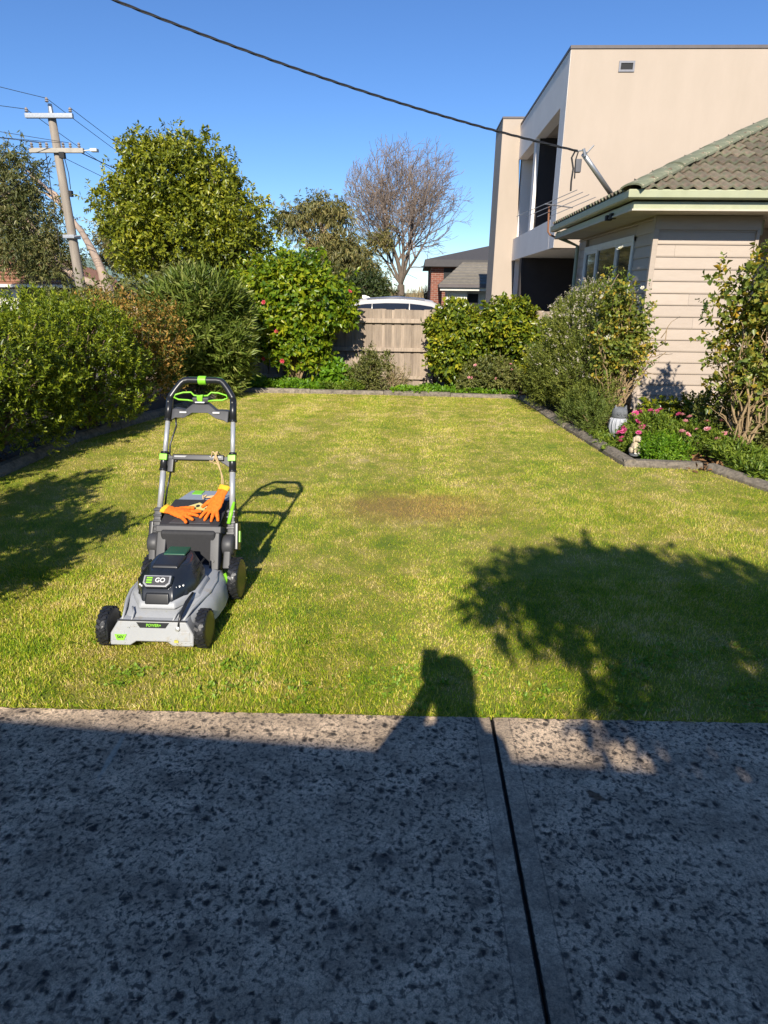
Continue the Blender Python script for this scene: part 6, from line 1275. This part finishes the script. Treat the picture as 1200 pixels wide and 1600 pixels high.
# ================================================================== the photographer (seen only as a shadow)
def photographer():
    root = empty('person', (0.06, -0.30, 0)); tag(root, 'person in jacket and trousers holding up a phone to take the photo', 'person')
    V = {}; E_ = []
    def v(n, x, y, z, r): V[n] = (x, y, z, r)
    v('pelvis', 0, 0, .93, .15); v('waist', 0, 0, 1.06, .135); v('chest', 0, 0, 1.28, .16); v('neck', .02, .0, 1.44, .075); v('jaw', .01, .02, 1.52, .078); v('head', 0, .015, 1.62, .098); v('crown', 0, 0, 1.685, .07)
    for s, n in ((-1, 'L'), (1, 'R')):
        v('sh' + n, s * .17, 0, 1.38, .075); v('hip' + n, s * .09, 0, .88, .105); v('kn' + n, s * .11, .02, .48, .065); v('an' + n, s * .11, -.02, .09, .045); v('to' + n, s * .12, .15, .04, .04)
    v('elL', -.24, .08, 1.24, .062); v('wrL', -.105, .20, 1.40, .044); v('paL', -.082, .235, 1.48, .036)
    v('elR', .15, .08, 1.20, .06); v('wrR', .08, .18, 1.38, .045); v('paR', .07, .232, 1.47, .036)
    E_ += [('pelvis', 'waist'), ('waist', 'chest'), ('chest', 'neck'), ('neck', 'jaw'), ('jaw', 'head'), ('head', 'crown')]
    for n in 'LR': E_ += [('chest', 'sh' + n), ('sh' + n, 'el' + n), ('el' + n, 'wr' + n), ('wr' + n, 'pa' + n), ('pelvis', 'hip' + n), ('hip' + n, 'kn' + n), ('kn' + n, 'an' + n), ('an' + n, 'to' + n)]
    for n, s, (px, py, pz) in (('L', -1, (-.082, .235, 1.48)), ('R', 1, (.07, .232, 1.47))):
        for i in range(4):
            a, b = f'f{n}{i}a', f'f{n}{i}b'; v(a, px - s * .02, py + .0, pz + .01 + .02 * i, .010); v(b, px - s * .055, py + .02, pz + .015 + .02 * i, .008); E_ += [('pa' + n, a), (a, b)]
        v('t' + n, px - s * .03, py - .03, pz + .03, .011); E_.append(('pa' + n, 't' + n))
    ks = list(V); me = bpy.data.meshes.new('body'); me.from_pydata([V[k][:3] for k in ks], [(ks.index(a), ks.index(b)) for a, b in E_], [])
    o = bpy.data.objects.new('body', me); COL.objects.link(o); o.parent = root
    sk = o.modifiers.new('skin', 'SKIN'); sk.use_smooth_shade = True
    for i, k in enumerate(ks):
        d = me.skin_vertices[0].data[i]; d.radius = (V[k][3], V[k][3] * (.8 if k in ('chest', 'waist', 'pelvis') else 1)); d.use_root = (k == 'pelvis')
    ss = o.modifiers.new('sub', 'SUBSURF'); ss.levels = 1; ss.render_levels = 2
    me.materials.append(pm('dark jacket', (0.05, 0.05, 0.06), None, 20, .8))
    cap = MB().lathe([(.096, 1.58), (.108, 1.63), (.102, 1.69), (.066, 1.74), (.01, 1.755)], 20).build('hair', pm('dark hair', (0.03, 0.02, 0.015), None, 60, .6), root, smooth=True)
    for sx in (-1, 1): MB().lathe([(.002, -.012), (.022, -.008), (.026, 0), (.022, .008), (.002, .012)], 12, Matrix.Translation((sx * .102, .01, 1.58)) @ Matrix.Rotation(R(90), 4, 'Y')).build('ear', pm('skin', (0.45, 0.28, 0.20), None, 20, .6), root, smooth=True)
    MB().loft([[(-.014, .10, 1.545), (.014, .10, 1.545), (.0, .10, 1.60)], [(-.010, .128, 1.55), (.010, .128, 1.55), (.0, .108, 1.60)]]).build('nose', MATS['skin'], root, bevel=.003)
    ph = MB().box((-.055, -.030, 1.475), (.025, -.020, 1.635)).build('phone', m_blk, None, bevel=.003); tag(ph, 'dark phone held up at the viewpoint', 'phone')
photographer()
